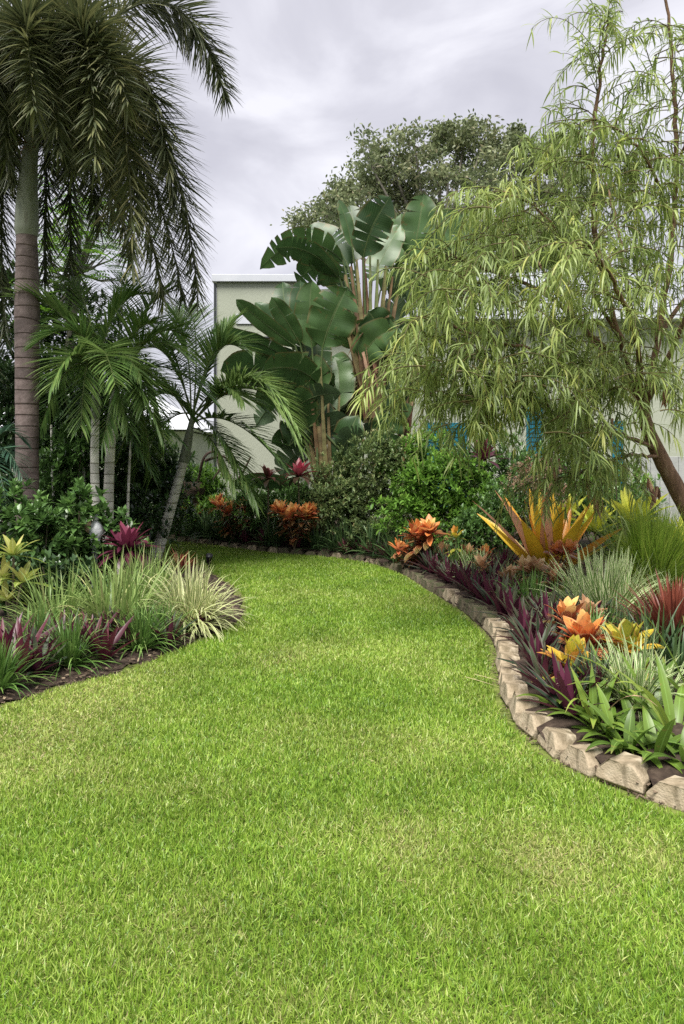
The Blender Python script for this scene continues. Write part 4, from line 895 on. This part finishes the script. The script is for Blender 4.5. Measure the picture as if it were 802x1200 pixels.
S('leafy_shrub', 'sunlit green shrub behind the leaning palm by the house corner', 226, 15.3, [(0, 0, .6, .5), (-.4, 0, .9, .5), (.3, 0, .9, .4)], 520, (.1, .16), (.3, .42), 'bright', z=.05)
S('leafy_shrub', 'mid-green shrub between the foxtail trunk and the first slender palm', 84, 10.3, [(0, 0, .6, .45), (-.1, 0, 1.2, .4), (.15, 0, 1.6, .35)], 520, (.1, .15), (.36, .48), 'hibiscus', z=.05)
S('fern_shrub', 'low blue-green leafy plant in front of the pale wall near the dark stump', 268, 14.8, [(0, 0, .3, .4), (.4, 0, .3, .4), (-.4, 0, .35, .4)], 330, (.11, .18), (.2, .3), 'bright', z=.08)
S('fern_shrub', 'low leafy shrub left of the dark stump beyond the leaning palm', 205, 15.6, [(0, 0, .3, .4), (.4, 0, .4, .35), (-.5, 0, .4, .4)], 300, (.1, .16), (.25, .35), 'bright', z=.08)
S('leafy_shrub', 'green shrub filling behind the pink ti plant near the house wall', 330, 15.2, [(0, 0, .4, .5), (.6, 0, .4, .5), (-.4, 0, .35, .4), (1.2, 0, .5, .5)], 480, (.1, .16), (.28, .4), 'hibiscus', z=.08)

# ------------------------------------------------------------------ crotons, ti plants, bromeliads
GC = 'orange crotons in the beds'
def CR(label, px, py, Y, n, Lr, Wr, mat, hs, heads=1, z=RZ, **kw):
    return croton('croton', label, at(px, Y, z), n, Lr, Wr, mat, hs, heads, group=GC, **kw)
CR('large orange and red croton by the far border left of the olive shrubs', 345, 0, 12.4, 20, (.17, .27), (.07, .10), 'croton', .5, 8, spread=.3)
CR('small orange-tipped croton just right of the largest far croton', 370, 0, 12.6, 14, (.12, .18), (.05, .08), 'croton_p', .2, 2, spread=.12)
CR('orange croton with dark leaves near the far left of the border', 272, 0, 13.5, 20, (.2, .32), (.055, .085), 'croton', .52, 8, spread=.38)
CR('dim orange croton beside the leaning palm at the far end', 217, 0, 14.8, 16, (.18, .26), (.05, .08), 'croton', .42, 3, spread=.25)
CR('yellow-orange croton standing over purple rosettes at the border bend', 492, 0, 10.2, 22, (.18, .28), (.075, .105), 'croton', .42, 5, spread=.15, age=(.3, 1.1))
CR('small red-orange croton low beside the border bend', 472, 0, 10.3, 14, (.13, .19), (.05, .08), 'croton', .16, 2, spread=.12, age=(.2, .8))
CR('pale yellow croton tip among dark leaves below the bright green shrub', 535, 0, 9.6, 12, (.12, .18), (.05, .08), 'croton_y', .42, 1)
CR('peach-edged small croton in front of the big orange bromeliad', 622, 0, 7.7, 17, (.14, .2), (.055, .08), 'croton_p', .36, 3, spread=.12)
CR('small orange croton rosette tucked under the big bromeliad', 650, 0, 8.0, 16, (.14, .2), (.055, .08), 'croton', .44, 3, spread=.12, age=(.2, .8))
CR('second peach croton spreading low beside the variegated grass', 640, 0, 7.2, 14, (.13, .18), (.055, .08), 'croton_p', .26, 2, age=(.0, .6))
CR('large orange-red croton rosette with broad pointed leaves in the near bed', 686, 0, 5.15, 34, (.21, .30), (.10, .135), 'croton', .12, 1, age=(.1, .98), low=14, el=(.2, 1.45))
CR('yellow and green croton right of the large orange-red rosette', 738, 0, 5.0, 22, (.21, .29), (.09, .12), 'croton_y', .12, 1, age=(.9, .05), el=(.25, 1.25))
CR('yellow croton with pink lower leaf above the near border', 668, 0, 4.75, 18, (.2, .26), (.09, .12), 'croton_y', .08, 1, age=(1., .3), el=(.3, 1.35))
def rose(name, label, cat, px, Y, mat, n, Lr, Wr, z=RZ, group=None, hs=0., sc=1., **kw):
    mb = rosette(M[mat], n, Lr, Wr, **kw)
    if hs:
        t = thing(name, label, cat, group); t.location = at(px, Y, z)
        o = mb.build('foliage', M[mat], t); o.location = (0, 0, hs)
        st = MB(); tube(st, [(0, 0, -.03), (.01, .01, hs * .5), (0, 0, hs + .03)], [.016, .012], 7); st.build('stem', M['stem'], t)
        return t
    o = mb.build(name, M[mat]); o.location = at(px, Y, z); tag(o, label, cat, group); return o
# big bromeliad: every leaf is a part
br = thing('giant_bromeliad', 'giant orange-yellow bromeliad with stiff upright leaves in the right bed', 'bromeliad'); br.location = at(642, 8.9, .12)
nb_ = 32
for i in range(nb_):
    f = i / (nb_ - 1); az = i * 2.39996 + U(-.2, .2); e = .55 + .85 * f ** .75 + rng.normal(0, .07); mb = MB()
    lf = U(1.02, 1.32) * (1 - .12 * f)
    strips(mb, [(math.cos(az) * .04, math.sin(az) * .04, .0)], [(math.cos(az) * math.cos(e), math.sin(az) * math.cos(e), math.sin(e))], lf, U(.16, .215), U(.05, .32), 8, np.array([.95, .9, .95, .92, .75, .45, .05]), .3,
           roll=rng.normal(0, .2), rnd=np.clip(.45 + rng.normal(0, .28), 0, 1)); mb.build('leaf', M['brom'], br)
for (az, e, lf, wd) in ((-2.2, -.1, .5, .05), (-1.7, .1, .62, .055), (-.9, .3, .45, .05)):
    mb = MB(); strips(mb, [(math.cos(az) * .1, math.sin(az) * .1, .32)], [(math.cos(az), math.sin(az), e)], lf, wd, 1.3, 6, BLADE, .8, rnd=.9); mb.build('dry_leaf', M['dead'], br)
rose('ti_plant', 'bright pink-topped ti plant among dark leaves left of the olive shrub', 'ti plant', 350, 12.75, 'ti_pink', 26, (.32, .48), (.09, .12), hs=1.15, droop=1., p=LEAF, el=(-.3, 1.35), age=(-.1, .95))
rose('ti_plant', 'reddish-bronze ti plant just left of the pink one', 'ti plant', 314, 12.95, 'ti_pink', 24, (.3, .44), (.08, .11), hs=1.1, droop=1., p=LEAF, el=(-.2, 1.2), age=(0, .5))
rose('ti_plant', 'dark burgundy ti plant rising above the bright green shrub', 'ti plant', 566, 11.5, 'ti_wine', 24, (.35, .5), (.08, .11), hs=1.42, droop=.5, p=LEAF, el=(.1, 1.4))
rose('ti_plant', 'dark burgundy ti plant behind the pink and cream shrub', 'ti plant', 645, 10.9, 'ti_wine', 20, (.3, .42), (.07, .1), hs=1.25, droop=.6, p=LEAF, el=(.1, 1.35))
rose('ti_plant', 'big deep burgundy ti plant at the foot of the leaning palm', 'ti plant', 150, 8.05, 'ti_wine', 46, (.34, .48), (.075, .105), z=LZ, hs=.52, droop=.9, p=LEAF, el=(-.3, 1.3))
rose('ti_plant', 'low dark burgundy plant left of the big burgundy ti plant', 'ti plant', 130, 8.3, 'ti_wine', 26, (.26, .38), (.05, .08), z=LZ, hs=.18, droop=.9, p=LEAF, el=(-.1, 1.3))
rose('bromeliad', 'small reddish spiky bromeliad at the back tip of the left bed', 'bromeliad', 213, 9.5, 'crimson', 46, (.3, .44), (.022, .036), z=.12, droop=.6, el=(.15, 1.4))
rose('crimson_plant', 'crimson spiky-leaved plant at the right edge of the bed', 'bromeliad', 790, 5.6, 'crimson', 330, (.42, .66), (.018, .030), hs=.06, el=(.3, 1.5), droop=.45, jit=.2, r0=.1)
rose('red_rosette', 'small red-purple rosette at the far border before the olive shrub', 'bromeliad', 435, 11.55, 'rhoeo_red', 22, (.24, .34), (.03, .045), el=(.3, 1.4))
rose('red_rosette', 'dark red rosette low between far croton and olive shrub', 'bromeliad', 405, 11.9, 'rhoeo_red', 20, (.2, .28), (.03, .045), el=(.2, 1.3))
rose('bromeliad', 'pink-cream streaked bromeliad under the wall right of the dark stump', 'bromeliad', 288, 14.3, 'croton_p', 26, (.25, .36), (.03, .045), hs=.5, el=(.0, 1.3), age=(.4, 1.))
# lime croton at left edge
t = thing('lime_croton', 'lime-yellow long-leaved croton at the left edge of the photo', 'croton'); t.location = at(16, 6.9, LZ)
mb = MB(); st = MB()
for (x, y, z, n) in ((.0, 0, .62, 13), (-.12, .05, .4, 12), (.1, -.05, .38, 11), (-.03, -.08, .22, 9)):
    tube(st, bez(np.array([x * .2, y * .2, -.03]), np.array([x * .4, y, z * .5]), np.array([x, y, z]), 6), [.016, .01], 7)
    r = rosette(M['yg'], n, (.22, .34), (.05, .075), (-.1, 1.2), .8, .2, LEAF, 6, .02)
    for v, f, uv, rn, kd in zip(r.v, r.f, r.uv, r.r, r.k): mb.add(v + np.array([x, y, z]), f, uv, rn, kd)
mb.build('foliage', M['yg'], t); st.build('stem', M['stem'], t)

# yellow plants behind fountain grass
GY = 'chartreuse plants behind the fountain grass'
rose('chartreuse_plant', 'chartreuse upright-leaved plant right behind the fountain grass top', 'ginger plant', 742, 9.3, 'yellow', 20, (.5, .7), (.12, .17), group=GY, hs=.6, el=(.1, 1.4), p=LEAF, droop=.4)
rose('chartreuse_plant', 'chartreuse plant between the orange bromeliad and the fountain grass', 'ginger plant', 698, 9.6, 'yellow', 18, (.45, .6), (.11, .15), group=GY, hs=.5, el=(.1, 1.35), p=LEAF, droop=.4)
rose('chartreuse_plant', 'chartreuse plant cut by the right edge behind the fountain grass', 'ginger plant', 802, 8.6, 'yellow', 18, (.45, .6), (.11, .15), group=GY, hs=.4, el=(.1, 1.35), p=LEAF, droop=.4)
rose('chartreuse_plant', 'low chartreuse plant seen left through the bromeliad leaves', 'ginger plant', 665, 10.0, 'yellow', 16, (.4, .55), (.10, .13), group=GY, hs=.6, el=(.0, 1.3), p=LEAF, droop=.5)
# green stalk plant
t = thing('stalk_plant', 'narrow-leaved green stalk plant above the chartreuse leaves', 'plant'); t.location = at(722, 10.3, .1)
mb = MB(); st = MB(); tube(st, [(0, 0, 0), (.02, 0, .6), (0, 0, 1.25)], [.016, .008], 6)
n = 30; zz = np.linspace(.5, 1.25, n); az = np.arange(n) * 2.4
strips(mb, np.stack([0 * zz, 0 * zz, zz], 1), np.stack([np.cos(az), np.sin(az), np.full(n, .5)], 1), U(.22, .34, n), U(.025, .035, n), 1.3, 6, LEAF, .2); mb.build('foliage', M['lily'], t); st.build('stem', M['stem'], t)
for px, Y, lb in ((725, 11.2, 'dark upright snake plant clump in the shade right of the stalk plant'), (750, 11.0, 'dark snake plant clump against the board fence end')):
    mb = MB(); n = 26
    strips(mb, np.column_stack([rng.normal(0, .14, n), rng.normal(0, .1, n), np.zeros(n)]), np.column_stack([rng.normal(0, .08, n), rng.normal(0, .08, n), np.ones(n)]), U(.7, 1.25, n), U(.04, .06, n), .02, 6, np.array([.7, 1., 1., .9, .06]), .4, roll=U(-1.5, 1.5, n))
    o = mb.build('snake_plant', M['snake']); o.location = at(px, Y, .1); tag(o, lb, 'snake plant', 'snake plants in the shade')

# ------------------------------------------------------------------ grasses and strap-leaved clumps
def T(name, label, cat, px, Y, mat, n, Lr, Wr, z=RZ, group=None, **kw):
    o = tuft(n, Lr, Wr, **kw).build(name, M[mat]); o.location = at(px, Y, z); return tag(o, label, cat, group)
T('fountain_grass', 'rounded bright green fountain grass mound at the right edge', 'ornamental grass', 765, 7.6, 'fountain', 1500, (.75, 1.08), (.008, .014), spread=.8, droop=.9, r0=.14, segs=6, emin=.2)
T('striped_lily', 'cream and green striped flax lily clump below the fountain grass', 'flax lily', 708, 6.75, 'varieg', 260, (.42, .7), (.023, .036), spread=.95, droop=.8, r0=.22)
T('striped_lily', 'pale striped spider plant behind the near broad-leaved lily', 'flax lily', 742, 4.35, 'varieg', 95, (.32, .52), (.014, .022), spread=1.2, droop=1.1, r0=.08)
T('striped_lily', 'small dark striped clump between the striped lily and the croton', 'flax lily', 655, 6.1, 'varieg', 60, (.18, .3), (.009, .014), spread=1.2, droop=1.2, r0=.1)
T('striped_lily', 'cream striped clump under the fountain grass beside the crimson plant', 'flax lily', 790, 6.8, 'varieg', 120, (.35, .55), (.012, .02), spread=1.2, droop=1.1, r0=.15)
T('striped_lily', 'fine striped tuft right of the near spider plant', 'flax lily', 775, 4.5, 'varieg', 34, (.22, .36), (.01, .016), spread=1.0, droop=.9, r0=.06)
T('striped_flax', 'large cream-striped arching flax clump at the tip of the left bed', 'flax lily', 224, 6.85, 'varieg_y', 340, (.4, .66), (.018, .030), z=LZ, spread=1.6, droop=1.5, r0=.16)
T('flax_clump', 'tall green arching flax clump in the middle of the left bed', 'flax lily', 136, 6.55, 'flax', 330, (.5, .8), (.015, .025), z=LZ, spread=1.45, droop=1.4, r0=.2)
T('flax_clump', 'green and straw flax clump left of the tall one, with dry blades', 'flax lily', 66, 6.5, 'flax', 240, (.45, .7), (.011, .018), z=LZ, spread=1.4, droop=1.5, r0=.16)
T('flax_clump', 'loose flax clump behind the tall one near the burgundy plant', 'flax lily', 175, 7.6, 'flax', 260, (.45, .7), (.012, .02), z=LZ, spread=1.1, droop=1., r0=.15)
GL = 'low lilyturf clumps along the left bed edge'
T('lilyturf', 'dark green lilyturf clump at the soil edge, middle of the left bed', 'lilyturf', 82, 5.55, 'liriope', 210, (.28, .44), (.011, .018), z=.03, group=GL, spread=1.3, droop=1.3, r0=.06)
T('lilyturf', 'lilyturf clump under the green flax, right of the purple rosettes', 'lilyturf', 165, 6.08, 'liriope', 220, (.28, .44), (.011, .018), z=.03, group=GL, spread=1.3, droop=1.3, r0=.08)
T('lilyturf', 'lilyturf clump cut by the left edge of the photo near the lawn', 'lilyturf', -2, 5.0, 'liriope', 160, (.28, .42), (.011, .018), z=.03, group=GL, spread=1.3, droop=1.3, r0=.06)
T('lilyturf', 'small lilyturf tuft between the flax and the striped clump', 'lilyturf', 192, 6.35, 'liriope', 150, (.26, .38), (.009, .014), z=.03, group=GL, spread=1.3, droop=1.3, r0=.06)
T('lilyturf', 'lilyturf clump behind the purple rosettes at far left', 'lilyturf', 40, 5.9, 'liriope', 150, (.3, .46), (.011, .017), z=.03, group=GL, spread=1.2, droop=1.2, r0=.08)
# purple rosettes of the left bed
rh = [rosette(M['rhoeo'], n, (.24, .34), (.034, .052), (.55, 1.4), .38, .3).mesh('purple_rosette', M['rhoeo']) for n in (20, 24, 18, 22, 26)]
wi = [rosette(M['rhoeo_red'], n, (.28, .42), (.045, .06), (.55, 1.4), .25, .3, age=(.1, .8)).mesh('purple_spear_plant', M['rhoeo_red']) for n in (13, 15)]
GP = 'purple rosettes in the left bed'
for i, (px, Y, m_, sc, lb) in enumerate(((22, 5.42, wi[0], 1.0, 'wine-purple upright rosette near the lawn at far left'), (2, 5.6, wi[1], .95, 'wine-purple rosette cut by the left edge of the photo'), (38, 5.65, rh[0], .95, 'green and purple rosette between two wine-purple ones at left'),
                                       (108, 6.15, wi[1], .8, 'wine-purple rosette behind the middle lilyturf clump'), (128, 6.35, rh[1], .95, 'green-purple rosette under the tall flax'), (138, 6.5, wi[0], .72, 'bright magenta-purple rosette beside the right lilyturf clump'),
                                       (72, 6.2, wi[0], .8, 'wine-purple rosette half hidden by the straw flax'), (92, 6.0, rh[2], .9, 'greenish rosette just left of the wine-purple one by the lilyturf'), (112, 5.95, rh[3], .8, 'low greenish rosette at the soil edge right of the middle lilyturf'),
                                       (55, 5.95, rh[4], .9, 'broad green-purple rosette behind the left lilyturf'), (20, 5.9, rh[1], .9, 'green-purple rosette behind the wine-purple one at far left'), (150, 6.2, rh[0], .8, 'small rosette left of the lilyturf under the flax'), (210, 7.1, rh[2], .7, 'small dark rosette under the striped flax'), (122, 5.8, wi[1], .8, 'wine-purple rosette right at the soil edge between two lilyturf clumps'), (198, 6.3, rh[3], .8, 'green-purple rosette at the soil edge right of the right lilyturf'), (236, 6.85, rh[4], .75, 'low green-purple rosette under the striped flax at the soil edge'), (46, 5.45, rh[2], .85, 'green-purple rosette at the soil edge right of the left edge lilyturf'))):
    place('purple_rosette', m_, at(px, Y - .12, .03), U(0, 6.28), sc * 1.3, lb, 'rosette plant', GP)
gs = [tuft(60, (.26, .44), (.013, .022), spread=1.1, droop=1.1, r0=.06).mesh('green_strap_clump', M['liriope']) for _ in range(2)] + [tuft(50, (.24, .4), (.013, .02), spread=1.1, droop=1., r0=.06).mesh('striped_strap_clump', M['varieg'])]
cs_ = [rosette(M[m_], 22, (.14, .22), (.055, .085), (.1, 1.35), .5, .22, np.array([.35, .85, 1., .85, .08]), 5, .015, .16, .08, (.05, .95)).mesh('croton', M[m_]) for m_ in ('croton_p', 'croton', 'croton_p')]
# purple rosettes of the right bed, three rows behind the blocks
GR = 'purple rosettes along the block border'
avoid = [(at(686, 5.15)[:2], .2), (at(668, 4.75)[:2], .14), (at(622, 7.7)[:2], .12), (at(642, 8.9)[:2], .35), (at(492, 10.2)[:2], .08)]
rown = ('just behind', 'in the second row behind', 'in the third row behind', 'in the fourth row behind')
for i, (p, t_, nin) in enumerate(BL):
    if not (4.25 < p[1] < 10.8): continue
    rows = 3 if p[1] < 6.9 else 4
    if p[1] < 4.85: rows = 2
    for r_ in range(rows):
        if r_ == 3 and i % 2: continue
        c = p + nin * (.26 + .22 * r_ + U(-.04, .04)) + t_ * U(-.06, .06) + t_ * .12 * (r_ % 2)
        if any(np.hypot(c[0] - a[0], c[1] - a[1]) < d for a, d in avoid): continue
        x_ = U(0, 1)
        if r_ >= 1 and x_ < .24:
            q_ = int(U(0, 3)); place('strap_clump', gs[q_], (c[0], c[1], .1), U(0, 6.28), U(.9, 1.25), f'{"green" if q_ < 2 else "cream-striped"} strap clump {rown[r_]} the {ordinal(i + 1)} edging block', 'strap plant', 'strap clumps among the purple rosettes'); continue
        if r_ >= 1 and x_ < .36:
            q_ = int(U(0, 3)); place('croton', cs_[q_], (c[0], c[1], U(.18, .3)), U(0, 6.28), U(.85, 1.2), f'small {"orange-red" if q_ == 1 else "peach-edged"} croton {rown[r_]} the {ordinal(i + 1)} edging block', 'croton', 'small crotons among the purple rosettes', (U(-.2, .2), U(-.2, .2))); continue
        place('purple_rosette', rh[int(U(0, 5))], (c[0], c[1], .08 + .015 * r_), U(0, 6.28), U(1.05, 1.45), f'dark green and purple rosette {rown[r_]} the {ordinal(i + 1)} edging block', 'rosette plant', GR, (U(-.2, .2), U(-.2, .2)))
# dark strap clumps along the far border
ds = [tuft(70, (.28, .5), (.014, .022), spread=1.1, droop=1., r0=.08).mesh('strap_clump', M['darkstrap']) for _ in range(3)]
GS = 'dark strap-leaved clumps along the far border'
for i, (p, t_, nin) in enumerate(BL):
    if p[1] < 10.6: continue
    for r_ in range(3):
        if (i + r_) % 3 == 0 and r_: continue
        c = p + nin * (.19 + .3 * r_) + t_ * U(-.1, .1)
        m_ = ds[int(U(0, 3))] if U(0, 1) < .7 else rh[int(U(0, 5))]
        lb = f'{"dark green strap-leaved clump" if m_ in ds else "dark purple-green rosette"} {rown[r_]} the {ordinal(i + 1)} edging block'
        place('strap_clump' if m_ in ds else 'purple_rosette', m_, (c[0], c[1], .09), U(0, 6.28), U(.95, 1.4), lb, 'strap plant' if m_ in ds else 'rosette plant', GS)
for j, (px, Y, lb) in enumerate(((520, 9.9, 'dark strap clump in front of the bright green shrub'), (560, 9.5, 'dark strap clump left of the big orange bromeliad'), (590, 9.3, 'dark strap clump at the left foot of the big bromeliad'), (690, 7.6, 'dark strap clump between bromeliad and fountain grass'), (720, 5.9, 'dark strap clump behind the large orange-red croton'),
                                 (765, 5.2, 'dark strap clump in front of the crimson plant'), (800, 4.9, 'dark strap clump cut by the right edge below the crimson plant'), (700, 4.5, 'dark strap clump under the yellow croton'))):
    place('strap_clump', ds[j % 3], at(px, Y, RZ), U(0, 6.28), U(.75, 1.1), lb, 'strap plant', 'dark strap clumps inside the right bed')
# mixed low cover carrying the bed on past the right edge of the view
mb = MB()
for q in range(150):
    X_, Y_ = U(2.0, 6.8), U(2.4, 9.5)
    if X_ / Y_ < .50: continue
    n = 22; az = U(0, 6.28, n); e = U(.3, 1.4, n)
    strips(mb, np.tile([X_, Y_, RZ], (n, 1)) + rng.normal(0, .05, (n, 3)) * [1, 1, 0], np.stack([np.cos(az) * np.cos(e), np.sin(az) * np.cos(e), np.sin(e)], 1), U(.25, .5, n), U(.02, .05, n), U(.5, 1.2, n), 5, SWORD, .25)
o = mb.build('ground_cover', M['liriope']); o['kind'] = 'stuff'
# broad-leaved lilies in the near right corner
def lily(label, px, Y, leaves):
    t = thing('broad_leaf_lily', label, 'lily plant', 'broad-leaved lilies in the near right corner'); t.location = at(px, Y, .07)
    for (az, e, L_, w_, dr, rn) in leaves:
        mb = MB(); a = R(az); L_ *= .98; w_ *= 1.1
        strips(mb, [(math.cos(a) * .02, math.sin(a) * .02, 0)], [(math.cos(a) * math.cos(e), math.sin(a) * math.cos(e), math.sin(e))], L_, w_, dr, 10, np.array([.55, .8, 1., 1., .85, .5, .05]), .22, rnd=min(rn, 1.))
        mb.build('leaf', M['dead'] if rn > 1 else M['lily'], t)
lily('broad-leaved green lily with a yellowing leaf hanging over the border', 697, 4.12, [(170, 1.0, .36, .05, .8, .6), (200, .8, .34, .05, 1.2, .4), (120, 1.2, .36, .045, .5, .8), (40, 1.1, .38, .045, .9, .5), (-20, .9, .36, .04, 1.3, .3), (-70, .8, .34, .045, 1.6, .7), (250, .9, .34, .045, 1.5, .9),
     (80, 1.35, .36, .04, .3, .5), (10, .6, .3, .04, 1.2, .2), (230, 1.15, .5, .022, 2.2, 1.), (-50, 1.2, .48, .022, 2.2, 1.2)])
lily('broad-leaved green lily at the right edge with one long bright leaf', 792, 3.95, [(150, 1.1, .5, .055, 1.0, .9), (200, 1.2, .56, .06, 1.7, .95), (180, .7, .36, .05, 1.2, .3), (230, .8, .34, .05, 1.4, .4), (90, 1.2, .5, .05, .8, .5), (20, 1., .45, .05, .9, .6), (-60, .9, .36, .05, 1.3, .7), (270, .8, .32, .045, 1.6, .5), (120, .8, .4, .05, .9, .2), (60, .9, .42, .05, 1., .4)])
lily('darker low broad-leaved lily between the two bright ones', 745, 4.05, [(150, .6, .24, .06, .7, .1), (200, .5, .24, .06, .9, .05), (90, .9, .28, .055, .6, .2), (30, .7, .26, .055, .8, .1), (-40, .5, .22, .05, .9, .15), (260, .5, .2, .05, .9, .1)])
lily('green lily with tall blades rising at the right edge above the others', 822, 4.3, [(170, 1.25, .75, .045, .9, .7), (150, 1.05, .7, .045, 1.2, .5), (200, 1.0, .6, .05, 1.2, .6), (90, 1.3, .6, .04, .7, .4), (240, .9, .5, .045, 1.4, .5)])

lily('low lily in front of the spider plant beside the near border blocks', 722, 3.95, [(160, .9, .3, .05, 1., .5), (210, .7, .26, .05, 1.2, .3), (100, 1.1, .32, .05, .7, .6), (40, .9, .3, .05, 1., .2), (-30, .7, .28, .045, 1.2, .4), (-90, .6, .24, .05, 1.2, .3), (255, .7, .28, .05, 1.4, .7)])
lily('lily rising between the yellow croton and the near spider plant', 712, 4.5, [(160, 1.1, .38, .05, .9, .5), (220, .8, .36, .05, 1.2, .3), (100, 1.2, .42, .05, .7, .6), (40, 1., .4, .05, 1., .2), (-30, .9, .38, .045, 1.2, .9), (-90, .8, .34, .05, 1.2, .3), (280, 1.0, .4, .04, 1.6, 1.)])
lily('arching lily beside the right edge lily with leaves reaching left', 770, 4.25, [(165, 1.0, .6, .045, 1.1, .8), (190, .85, .62, .045, 1.2, .5), (140, 1.2, .5, .05, .8, .6), (60, 1., .45, .05, 1., .2), (-30, .9, .4, .045, 1.2, .4), (-100, .8, .36, .05, 1.4, .3), (230, 1.05, .48, .045, 1.5, .7)])
for lb, px, Y, n in (('shaded lily low between the two nearest broad-leaved lilies', 735, 3.82, 12), ('shaded lily low in front of the right edge lily', 768, 3.72, 12), ('shaded lily in the near right corner behind the last blocks', 805, 3.64, 12), ('shaded lily at the foot of the yellow croton with pink leaf', 660, 4.42, 9), ('short lily leaning over the blocks left of the broad-leaved lily', 690, 4.2, 9), ('short lily squeezed against the blocks below the broad-leaved lily', 714, 3.98, 10), ('shaded lily behind the spider plant at right', 770, 4.7, 12), ('shaded lily between spider plant and yellow-green croton', 735, 4.75, 10)):
    lily(lb, px, Y, [(j * 137.5 + U(-20, 20), .35 + .9 * j / n + U(-.1, .1), U(.2, .36), U(.045, .065), U(.7, 1.6), U(0, .55)) for j in range(n)])
# ------------------------------------------------------------------ small objects
# dark stump with curling branches, in a wooden planter look
t = thing('dead_stump', 'dark dead stump with curling bare branches before the pale wall', 'tree stump'); Y = 14.9
mb = MB(); tube(mb, catmull([W(228, 640, Y), W(227, 600, Y), W(225, 578, Y), W(226, 564, Y)], 6), [.12, .13, .17, .27, .2], 12, wob=.12); mb.build('trunk', M['darkbark'], t)
mb = MB()
for ps in ([(232, 566), (240, 535), (256, 530), (258, 548), (250, 562)], [(256, 531), (257, 545), (262, 556), (275, 566)], [(275, 566), (284, 555), (294, 535)], [(240, 540), (262, 535), (276, 552), (280, 566)]):
    tube(mb, catmull([W(x, y, Y - .1 + U(-.1, .1)) for x, y in ps], 6), [.03, .016], 7, wob=.1)
mb.build('branch', M['darkbark'], t)
# garden spotlight
t = thing('garden_light', 'small black garden spotlight on a stake at the edge of the left bed', 'garden light'); t.location = at(245, 10.25, .0); t.scale = (1.35, 1.35, 1.35)
mb = MB(); tube(mb, [(0, 0, -.05), (0, 0, .12)], .008, 8); mb.build('stake', M['black'], t)
mb = MB(); tube(mb, [(-.005, .02, .10), (0, 0, .125), (.01, -.03, .185), (.012, -.037, .20), (.012, -.036, .198)], [.012, .028, .034, .036, .01], 14); mb.build('lamp_head', M['black'], t)
# white ornament
t = thing('garden_ornament', 'small white garden ornament half hidden among the shrub leaves', 'ornament'); t.location = at(111, 8.22, .16); t.scale = (.8, .8, .9)
def blob(ctr, r, mat, name):
    bm = bmesh.new(); bmesh.ops.create_icosphere(bm, subdivisions=3, radius=1)
    for v in bm.verts:
        v.co = Vector((v.co.x * r[0], v.co.y * r[1], v.co.z * r[2])) * (1 + .12 * mnoise.noise(v.co * 2.2 + Vector(ctr) * 9)) + Vector(ctr)
    me = bpy.data.meshes.new(name); bm.to_mesh(me); bm.free(); me.materials.append(mat); me.polygons.foreach_set("use_smooth", [True] * len(me.polygons))
    o = bpy.data.objects.new(name, me); C.objects.link(o); o.parent = t
blob((.02, 0, .86), (.05, .05, .055), M['pottery'], 'head'); blob((.02, .0, .70), (.10, .08, .12), M['pottery'], 'body'); blob((-.08, -.03, .76), (.05, .04, .09), M['tan'], 'wing')
mb = MB(); tube(mb, [(0, 0, -.05), (0, 0, .3), (.01, 0, .6)], [.05, .04, .07], 12); mb.build('pedestal', M['pottery'], t)
# straws lying on the lawn, fallen leaf
for (x0, y0, x1, y1, lb) in ((545, 793, 585, 806, 'long dry straw lying across the lawn by the border'), (556, 790, 588, 800, 'thinner dry straw lying beside the long straw by the border')):
    a, b = G(x0, y0, .045), G(x1, y1, .05); mb = MB(); strips(mb, [a], [b - a + [0, 0, .01]], np.linalg.norm(b - a), .008, .02, 5, BLADE, .3, rnd=.6)
    o = mb.build('dry_straw', M['straw']); tag(o, lb, 'straw')
mb = MB(); strips(mb, [(0, 0, 0)], [(-1, -.4, .15)], .1, .06, .4, 5, LEAF, .25, rnd=.9); o = mb.build('fallen_leaf', M['hibiscus']); o.location = at(140, 6.05, .06); tag(o, 'single green fallen leaf on the soil strip of the left bed', 'leaf')
